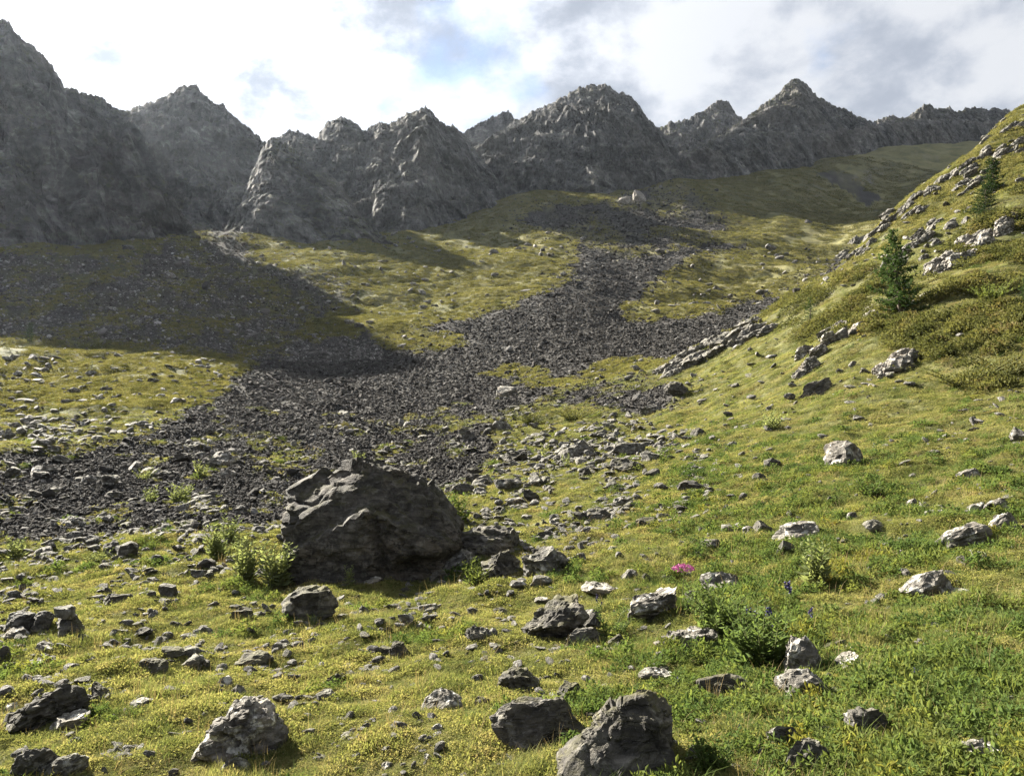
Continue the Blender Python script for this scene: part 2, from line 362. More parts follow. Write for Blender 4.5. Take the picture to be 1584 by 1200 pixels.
def zones(x, y, z, r):
    u, v = proj(x, y, z)
    az = np.arctan2(x, y); ln = np.log(r)
    wu = 15 * fbm(az / .022, ln / .07, 3.3, 5, .65); wv = wu * .2 + 6 * fbm(az / .02, ln / .06, 8.3, 4, .65)
    uu, vv = u + wu, v + wv
    front = y > 1.5
    s = inpoly(uu, vv, SCREE_P) & front & (r > 9) & ~((r < 64) & (u > 1045))
    up = (inpoly(uu, vv, SCREE_UP) | inpoly(uu, vv, HILL_GULLY)) & (r > 110)
    fan = inpoly(uu, vv, FAN_P) & (r > 80)
    big = fbm(az / .05, ln / .14, 1.3, 5, .6)
    sc = np.where(s, 1.0, 0.0)
    # grassy islands inside the scree toward its lower edge, stones scattered in the turf round it
    sc = np.where(s & (big > .38) & (r < 60), .15, sc)
    for (cu, cv, ru, rv) in ((800,575,50,9),(860,592,60,8),(985,575,75,22),(880,655,120,22),(650,525,70,16),(520,490,40,14),(760,440,80,22)):
        q = ((uu - cu) / ru) ** 2 + ((vv - cv) / rv) ** 2; sc = np.where((q < 1) & front, np.minimum(sc, .12), sc)
    sc = np.maximum(sc, np.where(up, np.clip(.75 + .9 * big, .1, 1), 0)); sc = np.maximum(sc, np.where(fan, np.clip(.55 + 1.0 * big, .08, .95), 0))
    hw = 38 * fbm(x / 4.5, y / 4.5, 6.1, 4, .6); heath = np.where((inpoly(uu + hw, vv + hw * .8, HEATH_P) | inpoly(uu, vv, HEATH_TOP)) & (r > 14) & (r < 85) & (fbm(x / 2.6, y / 2.6, 3.7, 3) > -.28), 1.0, 0.0)
    dry = sm(70, 170, r) * sm(500, 900, u)
    lush = sm(880, 1150, u + wu * 2) * sm(620, 760, v) * sm(40, 25, r) * front
    return sc, heath, dry, lush
SC, HE, DR, LU = zones(XG, YG, ZG, R2)
def look(x, y, jit=None, q=None):
    if jit is not None:
        r_ = np.hypot(x, y) * jit; x = x + q.normal(size=len(x)) * r_; y = y + q.normal(size=len(x)) * r_ * 2
    i = np.clip(np.searchsorted(AZ, np.arctan2(x, y)), 0, len(AZ) - 1); j = np.clip(np.searchsorted(RG, np.hypot(x, y)), 0, nr - 1)
    return SC[i, j], HE[i, j], DR[i, j], LU[i, j]

def mat_ground():
    n = NT('alpine_turf_and_soil')
    a1 = n.noise(.9, 8, .65); a2 = n.noise(.11, 8, .62); a3 = n.noise(6, 7, .7)
    g = n.ramp(n.math('ADD', n.math('MULTIPLY', a1, .55), n.math('MULTIPLY', a3, .45)), [(.30, (.020, .019, .010)), (.45, (.055, .057, .022)), (.58, (.095, .095, .036)), (.72, (.135, .122, .055))])
    dryc = n.ramp(a2, [(.32, (.060, .062, .026)), (.5, (.125, .118, .050)), (.68, (.175, .155, .075))])
    g = n.mix(n.math('MULTIPLY', n.attr('dry'), .85), g, dryc)
    g = n.mix(n.mr(n.noise(.33, 8, .72, n.mapping(loc=(5, 5, 5))), .56, .66, 0, .7), g, (.045, .045, .018))
    g = n.mix(n.math('MULTIPLY', n.attr('heath'), .5), g, (.065, .062, .025))
    s = n.ramp(n.noise(2.2, 8, .75), [(.3, (.010, .0095, .009)), (.5, (.026, .0245, .023)), (.7, (.060, .057, .053))])
    c = n.mix(n.attr('scree'), g, s)
    # steep broken banks show bare rock
    c = n.mix(n.mr(n.nz(), .80, .62), c, (.15, .14, .125))
    h = n.math('ADD', a1, n.math('MULTIPLY', a3, .35))
    return n.diffuse(c, n.bump(h, .8, .25), .95, .08)
def build_ground():
    na = len(AZ)
    V = np.stack([XG, YG, ZG], -1).reshape(-1, 3)
    # first and last azimuth coincide: weld by reusing column 0
    idx = np.arange(na * nr).reshape(na, nr); idx[-1] = idx[0]
    q = np.stack([idx[:-1, :-1], idx[:-1, 1:], idx[1:, 1:], idx[1:, :-1]], -1).reshape(-1, 4)[:, ::-1]
    V[idx[0]] = np.stack([XG[0], YG[0], ZG[0]], -1)
    # close the small disc under the camera
    c = len(V); V = np.vstack([V, [[0, 0, 0.0]]])
    V = V[: c + 1]
    me = mesh_np('ground', V, q, mat_ground(), True)
    o = obj('ground', me)
    for nm, arr in (('scree', SC), ('heath', HE), ('dry', DR)):
        set_attr(me, nm, np.append(arr.ravel(), 0))
    tag(o, 'alpine turf and stony slopes of the hanging valley floor', None, None, 'structure')
    return o
GROUND = build_ground()

# ------------------------------------------------------------------ mountains
MTN = mat_mountain('mountain_gneiss', .80, .55)
MTN_NEAR = mat_mountain('mountain_gneiss_near', .88, .7, .6)
MTN_GREEN = mat_mountain('mountain_gneiss_grassy', .84, 1.0, .3)
def mountain(crest, foot, label, mat, seed=0, nu=300, nt=150, amp=1.0, back=120., prof=.8, jag=1.0, cliff=1.0, kd=.70):
    """crest and foot: (u, v, depth) along the silhouette and along the base; front face, crest and back slope in one sheet"""
    crest = np.array(crest, float); foot = np.array(foot, float)
    cu = np.linspace(crest[0, 0], crest[-1, 0], nu)
    s = (cu - cu[0]) / (cu[-1] - cu[0])
    fu = foot[0, 0] + s * (foot[-1, 0] - foot[0, 0])
    Fd = np.interp(fu, foot[:, 0], foot[:, 1])
    Cd = np.interp(cu, crest[:, 0], crest[:, 2]); Cd = Fd + (Cd - Fd) * kd
    C = np.array([P(u, v, d) for u, v, d in zip(cu, np.interp(cu, crest[:, 0], crest[:, 1]), Cd)])
    Ft = np.array([P(u, 400, d) for u, d in zip(fu, Fd)])
    gz = ground(Ft[:, 0], Ft[:, 1]); Ft[:, 2] = np.minimum(gz, C[:, 2]) - 7
    t = np.linspace(0, 1, nt)
    # front
    S, T = np.meshgrid(s, t, indexing='ij')
    hz = T ** (1.0 / prof)                 # below 1: steep at the foot; the wall leans back higher up
    Fx = Ft[:, None, :2] * (1 - T[..., None]) + C[:, None, :2] * T[..., None]
    Zf = Ft[:, None, 2] + (C[:, None, 2] - Ft[:, None, 2]) * (T * .82 + .18 * np.sin(T * math.pi / 2) ** cliff)
    pos = np.concatenate([Fx, Zf[..., None]], -1)
    # normal: from crest toward foot, horizontally, plus up
    nrm = (Ft - C)[:, :2]; nrm /= np.linalg.norm(nrm, axis=1)[:, None] + 1e-6
    k = np.ones(9) / 9
    for c in (0, 1): nrm[:, c] = np.convolve(np.pad(nrm[:, c], 4, 'edge'), k, 'valid')
    nrm = np.concatenate([nrm, np.full((nu, 1), .45)], 1); nrm /= np.linalg.norm(nrm, axis=1)[:, None]
    x, y, z = pos[..., 0] + seed * 37.7, pos[..., 1], pos[..., 2]
    def ridged(L, st, tilt=0.0):
        q = .5 - 2 * np.abs(pn((x + z * tilt) / L, (y + z * tilt * .4) / L, z / (L * st) + seed * 3.1)); return q
    taper = (1 - sm(.72, 1.0, T))
    big = 8.0 * ridged(52, 3.6, .45) + 5.5 * ridged(21, 2.8, .3)
    med = 1.5 * ridged(9.5, 1.8, .5) + .7 * ridged(4.6, 1.2, .6)
    fin = .75 * ridged(2.3, 1.0, .4) + .45 * pn(x / 1.1, y / 1.1, z / 1.1)
    col = np.tanh(3.2 * pn(x / 7.5 + 3, y / 7.5, z / 26 + seed)) * 1.5 + np.tanh(4 * pn(x / 3.4, y / 3.4 + 5, z / 9 + seed)) * .8 + np.tanh(4 * pn((x + z) / 15, y / 15, (z - .6 * x) / 6)) * 1.3
    col = .7 * col + 5.6 * (cells3((x + .5 * z) / 11, y / 11, z / 17 + seed) - .5) + 3.0 * (cells3((x + .6 * z) / 5.2, y / 5.2, z / 7.5 + seed) - .5)
    fin = .7 * fin + 1.5 * (cells3((x + .6 * z) / 2.5, y / 2.5, z / 3.3 + seed) - .5); fin = fin + .5 * np.tanh(5 * pn(x / 1.7 + 9, y / 1.7, z / 3.1)) * .38
    # a rib runs down from every summit, a gully from every notch
    kw = max(9, nu // 7) | 1; zs = np.convolve(np.pad(C[:, 2], kw // 2, 'edge'), np.hanning(kw + 2)[1:-1] / np.hanning(kw + 2).sum(), 'valid')
    rel = C[:, 2] - zs; rel = np.convolve(np.pad(rel, 6, 'edge'), np.ones(13) / 13, 'valid'); shift = (1 - T) * nu * .06 * (pn(S * 5 + seed, T * 1.5, .5) + .5)
    rib = np.interp((S * (nu - 1) + shift).ravel(), np.arange(nu), rel).reshape(S.shape)
    D = amp * ((big + .0) * taper + (med + col) * (taper * .88 + .12) + fin * (.55 + .45 * taper)) * (.3 + .7 * sm(0, .22, T)) + np.clip(rib, -12, 14) * .3 * np.sin(T * math.pi) ** .8
    pos = pos + nrm[:, None, :] * D[..., None]
    # jagged crest line
    jz = 2.3 * jag * (.5 * pn(cu / 9 + seed, 3.3, 1.1) + .7 * np.abs(pn(cu / 3.7, seed + .5, 2.2)) + .35 * pn(cu / 1.6, seed, 5.5)) * (C[:, 1] / 420)
    pos[..., 2] += (jz[:, None]) * sm(.75, 1, T)
    # back slope
    nb = 14; tb = np.linspace(0, 1, nb + 1)[1:]
    top = pos[:, -1]
    bd = -(nrm[:, :2] / np.linalg.norm(nrm[:, :2], axis=1)[:, None])
    B = np.empty((nu, nb, 3)); B[..., :2] = top[:, None, :2] + bd[:, None] * (tb[None, :, None] * back)
    hgt = top[:, 2] - (Ft[:, 2] - 20)
    B[..., 2] = top[:, None, 2] - hgt[:, None] * (tb ** .85)[None] + 3 * pn(B[..., 0] / 15, B[..., 1] / 15, seed) * (tb * (1 - tb))[None] * 4
    G = np.concatenate([pos, B], 1); m = nt + nb
    idx = np.arange(nu * m).reshape(nu, m)
    q = np.stack([idx[:-1, :-1], idx[1:, :-1], idx[1:, 1:], idx[:-1, 1:]], -1).reshape(-1, 4)
    o = obj('mountain', mesh_np('mountain', G.reshape(-1, 3), q, mat, False))
    tag(o, label, None, None, 'structure'); return o

mountain([(-620,200,190),(-520,135,200),(-430,80,205),(-330,62,210),(-250,92,215),(-170,55,222),(-90,18,228),(-30,24,234),(0,32,236),(14,34,236),(24,56,237),(42,66,238),(62,82,240),(82,106,243),(103,137,247),(130,145,250),(155,152,252),(175,165,252),(190,171,250),(203,178,246),(225,222,236),(250,275,228),(275,320,222),(305,365,216),(330,395,210)],  # crest left of the frame is unseen, its heights invented for the shadow it casts
         [(-620,122),(-300,140),(-100,158),(0,172),(100,186),(200,200),(290,206),(340,206)], 'steep grey rock massif filling the left edge of the view', MTN_NEAR, 1, 620, 230, .85, 110)
mountain([(60,260,330),(130,215,350),(180,188,362),(205,170,366),(240,158,366),(270,141,366),(290,131,366),(304,131,366),(316,148,366),(336,163,366),(346,160,366),(353,173,366),(382,196,366),(407,218,364),(430,250,358),(455,300,345),(480,350,325)],
         [(60,225),(200,240),(300,250),(380,262),(450,260),(490,258)], 'pointed grey peak above the left gully', MTN, 2, 300, 190, .85, 130)
mountain([(350,352,262),(372,318,268),(390,268,276),(405,232,280),(420,213,282),(436,222,282),(468,240,280),(500,260,277),(530,288,272),(548,318,266),(572,350,258),(610,385,246),(640,410,238)],
         [(340,222),(400,222),(480,222),(560,218),(620,212),(650,214)], 'rounded pale buttress below the pointed peak', MTN_NEAR, 3, 260, 150, .55, 70, kd=.6)
mountain([(380,260,420),(410,225,440),(432,213,450),(455,200,452),(468,205,452),(490,214,452),(505,192,455),(525,181,458),(545,187,458),(556,197,458),(563,203,458),(590,188,460),(600,196,460),(630,178,460),(658,166,462),(672,178,462),(690,195,462),(705,195,462),(713,206,462),(735,235,455),(770,275,440),(810,320,420)],
         [(380,290),(460,290),(540,278),(600,262),(650,256),(700,286),(760,308),(810,316)], 'jagged middle peaks with slanting rock ribs', MTN, 4, 400, 190, .75, 130, kd=.45)
mountain([(690,230,492),(716,207,492),(750,186,492),(785,171,492),(798,186,492),(812,195,492),(850,240,492)],
         [(690,462),(850,470)], 'small leaning peak set back between two summits', MTN, 5, 130, 80, .5, 90, kd=1.0)
mountain([(600,300,430),(660,275,440),(720,238,455),(770,205,470),(805,184,478),(850,160,482),(895,138,486),(920,131,488),(932,130,488),(950,140,488),(970,148,488),(985,160,486),(1000,180,484),(1018,198,480),(1040,230,470),(1062,262,455),(1090,290,440)],
         [(600,275),(660,272),(700,300),(780,318),(850,332),(930,338),(1010,362),(1060,378),(1100,385)], 'broad dark summit in the middle of the ridge', MTN, 6, 420, 200, .9, 130, kd=.92)
mountain([(985,235,640),(1010,203,640),(1040,190,640),(1062,186,640),(1090,170,640),(1110,157,640),(1125,157,640),(1132,165,640),(1142,183,640),(1165,195,640),(1200,230,640)],
         [(985,520),(1200,560)], 'small dark horn peeping out behind the main ridge', MTN_GREEN, 7, 140, 80, .8, 110)
mountain([(1010,290,450),(1040,255,480),(1080,232,510),(1115,212,540),(1145,190,560),(1175,165,575),(1205,146,582),(1216,129,584),(1232,122,584),(1246,131,584),(1260,145,584),(1285,162,582),(1310,172,580),(1340,186,578),(1352,191,575),(1380,205,565),(1430,225,555)],
         [(1010,415),(1100,430),(1180,452),(1250,480),(1330,505),(1430,535)], 'dark pyramid peak with grassy ledges', MTN_GREEN, 8, 340, 180, .75, 130)
mountain([(1005,288,405),(1025,262,420),(1060,240,440),(1110,214,455),(1150,206,466),(1200,205,478),(1260,206,492),(1320,200,508),(1352,194,520),(1400,190,540),(1440,188,555),(1520,190,575),(1600,190,590),(1680,195,600)],
         [(1005,396),(1060,402),(1120,418),(1180,438),(1250,466),(1330,492),(1420,530),(1520,560),(1600,578),(1680,588)], 'band of vertical grey cliffs along the foot of the right ridge', MTN_NEAR, 9, 420, 90, .75, 60, .8, 1.0, .6)
mountain([(1330,200,610),(1352,190,612),(1372,180,612),(1384,183,612),(1398,184,612),(1425,166,612),(1437,161,612),(1446,170,612),(1470,168,612),(1480,173,612),(1492,170,612),(1510,168,612),(1525,171,612),(1540,168,612),(1578,175,612),(1640,172,612),(1750,168,612),(1900,190,612)],
         [(1330,530),(1450,555),(1600,585),(1900,600)], 'low crenellated ridge running to the right', MTN_GREEN, 10, 300, 90, .7, 100)

# ------------------------------------------------------------------ haze: closed box of even, thin air
def build_haze():
    me = bpy.data.meshes.new('haze'); bm = bmesh.new(); bmesh.ops.create_cube(bm, size=1); bm.to_mesh(me); bm.free()
    o = obj('haze', me); o.scale = (2840, 2840, 390); o.location = (0, 0, -125 + 195)
    m = bpy.data.materials.new('thin_mountain_haze'); m.use_nodes = True; N = m.node_tree.nodes; N.clear()
    out = N.new('ShaderNodeOutputMaterial'); v = N.new('ShaderNodeVolumePrincipled')
    v.inputs['Color'].default_value = (.72, .83, 1.0, 1); v.inputs['Density'].default_value = .000032; v.inputs['Anisotropy'].default_value = .55
    m.node_tree.links.new(v.outputs[0], out.inputs['Volume']); me.materials.append(m)
    tag(o, 'thin pale haze in the valley air', None, None, 'stuff')
build_haze()
# ------------------------------------------------------------------ rocks
_ico = {}
def ico(n):
    if n not in _ico:
        bm = bmesh.new(); bmesh.ops.create_icosphere(bm, subdivisions=n, radius=1)
        v = np.array([x.co[:] for x in bm.verts]); bm.verts.index_update(); f = np.array([[x.index for x in q.verts] for q in bm.faces]); bm.free(); _ico[n] = (v, f)
    return _ico[n]
def rock_geo(seed, n=3, dims=(1, 1, 1), cuts=9, rough=.05, strata=0.03, planes=(), flat=0.0, sil=None):
    """a broken block: a ball cut by planes, then layered and roughened; base at z = 0"""
    r = np.random.default_rng(seed); v, f = ico(n); v = v.copy()
    pl = []
    if sil is not None:                          # front outline, anticlockwise in x, z
        v = v * 1.75; pl.append((np.array([0, 0, -1.0]), 1.0))
        for (x1, z1), (x2, z2) in zip(sil[:-1], sil[1:]):
            nx, nz = z2 - z1, -(x2 - x1); L_ = math.hypot(nx, nz); nx /= L_; nz /= L_
            d = np.array([nx, r.uniform(-.22, .1), nz]); kk_ = nx * x1 + nz * z1; pl.append((d / np.linalg.norm(d), kk_ / np.linalg.norm(d)))
    for k in range(cuts):
        d = r.normal(size=3); d[2] *= .8; d /= np.linalg.norm(d); pl.append((d, r.uniform(.45, .82)))
    for d, k in planes:
        d = np.array(d, float); pl.append((d / np.linalg.norm(d), k))
    if flat: pl.append((np.array([r.normal() * .12, r.normal() * .12, 1.0]) / 1.02, 1 - flat))
    for it in range(2):
        for d, k in pl:
            e = v @ d - k; v -= np.outer(np.maximum(e, 0), d)
    lo, hi = v.min(0), v.max(0); v = (v - (lo + hi) / 2) / (hi - lo)
    v = v * np.array(dims); s = float(np.cbrt(dims[0] * dims[1] * dims[2]))
    nrm = v / np.array(dims); nrm /= np.linalg.norm(nrm, axis=1)[:, None] + 1e-9
    q = v / s; o = seed * 1.37 % 100
    h = rough * (fbm(q[:, 0] * 2.3 + o, q[:, 1] * 2.3, q[:, 2] * 2.3, 4, .55)) * .6
    if strata:
        ax = r.normal(size=3) * .25 + np.array([.2, .1, 1]); ax /= np.linalg.norm(ax); w = q @ ax * 7 + 1.5 * pn(q[:, 0] * 1.7 + o, q[:, 1] * 1.7, q[:, 2] * 1.7)
        h = h + strata * (np.abs((w % 1) - .5) * 2 - .5) * (.4 + .6 * np.abs(pn(q[:, 0] * 2 + 5, q[:, 1] * 2 + o, q[:, 2] * 2)) * 2)
        h = h - strata * 1.3 * np.maximum(0, 1 - np.abs(pn(q[:, 0] * 3.1, q[:, 1] * 3.1 + o, q[:, 2] * 3.1)) * 9)
    if n >= 3: h = h + 1.9 * rough * (cells3(q[:, 0] * 2.4 + o, q[:, 1] * 2.4, q[:, 2] * 3.4) - .5)
    if n >= 4:
        h = h + .8 * rough * (cells3(q[:, 0] * 6 + o, q[:, 1] * 6, q[:, 2] * 8.5) - .5)
        h = h + rough * .35 * fbm(q[:, 0] * 11, q[:, 1] * 11 + o, q[:, 2] * 11, 2)
        h = h + rough * .55 * (np.tanh(4 * pn(q[:, 0] * 3.3 + o, q[:, 1] * 3.3, q[:, 2] * 5.5)) * .5 - np.maximum(0, 1 - np.abs(pn(q[:, 0] * 2.1 + 4, q[:, 1] * 2.1 + o, q[:, 2] * 2.9)) * 14))
    v = v + nrm * (h * s)[:, None]
    v[:, 2] -= v[:, 2].min()
    return v, f
def rock_mesh(seed, n, dims, mat, name='rock', **k):
    v, f = rock_geo(seed, n, dims, **k); return mesh_np(name, v, f, mat, False)
MATS = {'g': ROCK, 'd': ROCK_DARK, 'p': ROCK_PALE}
TONE = {'g': (.85, .84, .82), 'd': (.62, .60, .57), 'p': (1.25, 1.22, 1.17)}
PLACED = []                                     # x, y, radius of hand placed things (for keeping grass off)
def place_rock(u, v, w, h, tone, label, roll=0, yaw=None, deep=.85, n=None, name='rock', sink=.31, lift=0, seed=None, group=None, **k):
    """u, v: where the rock meets the ground in the photograph; w, h: its size there in photograph pixels"""
    p = hit(u, v); m = p.y / F
    W, H = w * m, h * m / (1 - sink)
    sd_ = seed if seed is not None else int(u * 7 + v * 13)
    if n is None: n = 5 if w > 95 else 4 if w > 38 else 3
    kk = dict(cuts=11, rough=.034, strata=.026); kk.update(k)
    me = rock_mesh(sd_, n, (W, max(W * deep, H * .8), H), MATS[tone], name, **kk)
    o = obj(name, me); yaw = random.uniform(-.35, .35) if yaw is None else math.radians(yaw)
    c = p + Vector((0, W * deep * .30, 0)); c.z = float(ground(c.x, c.y)) * .5 + p.z * .5 - H * sink + lift * m
    o.location = c; o.rotation_euler = (0, -math.radians(roll), yaw); t = random.uniform(.88, 1.12); o.color = tuple(x * t for x in TONE[tone]) + (1,)
    PLACED.append((c.x, c.y, max(W, W * deep) * .42))
    tag(o, label, 'boulder' if name == 'boulder' else 'rock', group); return o

# the great boulder
def great_boulder():
    p = hit(556, 898); m = p.y / F; W, H = 298 * m, 184 * m
    sil = [(.96, -1.0), (1.0, -.12), (.62, .66), (-.12, 1.0), (-.40, .92), (-.97, .50), (-1.0, -1.0)]
    pl = [((-.25, -.96, .05), .62), ((-.62, -.70, .34), .78), ((.35, -.86, .36), .66), ((.62, -.62, .48), .80), ((-.15, -.72, .66), .78), ((.25, -.45, .85), .90), ((0, .95, .3), .75), ((.1, .6, .8), .95)]
    v, f = rock_geo(77, 6, (W, W * .72, H), cuts=0, rough=.026, strata=.014, planes=pl, sil=sil)
    x, y, z = v[:, 0] / W, v[:, 1] / W, v[:, 2] / H
    # diagonal ledge that climbs from the lower left to the middle, with the face under it set back
    led = .20 + .95 * (x + .5); led = np.where(x > .02, .70 - .62 * (x - .02), led)
    front = sm(.02, -.12, y)
    led = led + .035 * pn(x * 7, z * 5, 1.7)
    under = sm(-.012, .022, led - z) * front                  # the lower block stands proud of the upper one
    v[:, 1] -= under * W * .075 * sm(.52, .40, np.abs(x))
    v[:, 1] += sm(.55, 1.0, z) * front * W * .10
    # dark cleft right of the ledge's top, overhang at the lower right
    cl = x - .07 - (.6 - z) * .16
    v[:, 1] += np.exp(-(cl / .022) ** 2) * front * sm(.72, .6, z) * W * .07 + sm(.0, .012, cl) * sm(.72, .66, z) * front * W * .03
    v[:, 1] += sm(.34, .22, z - .12 * (x - .3)) * sm(.14, .24, x) * front * W * .11
    # slanting slabs on the upper right
    w = (z * .8 + x * .75 + .08 * pn(x * 5, y * 5, z * 5)) * 9
    v[:, 2] += (np.abs((w % 1) - .5) - .25) * .11 * H * sm(.05, .2, x) * sm(.45, .6, z)
    o = obj('boulder', mesh_np('boulder', v, f, ROCK_DARK, False))
    c = p + Vector((0, W * .30, 0)); c.z = p.z - H * .10
    o.location = c; o.color = (.42, .40, .385, 1); PLACED.append((c.x, c.y, W * .42))
    tag(o, 'huge dark angular boulder with a diagonal ledge at the edge of the scree', 'boulder')
great_boulder()

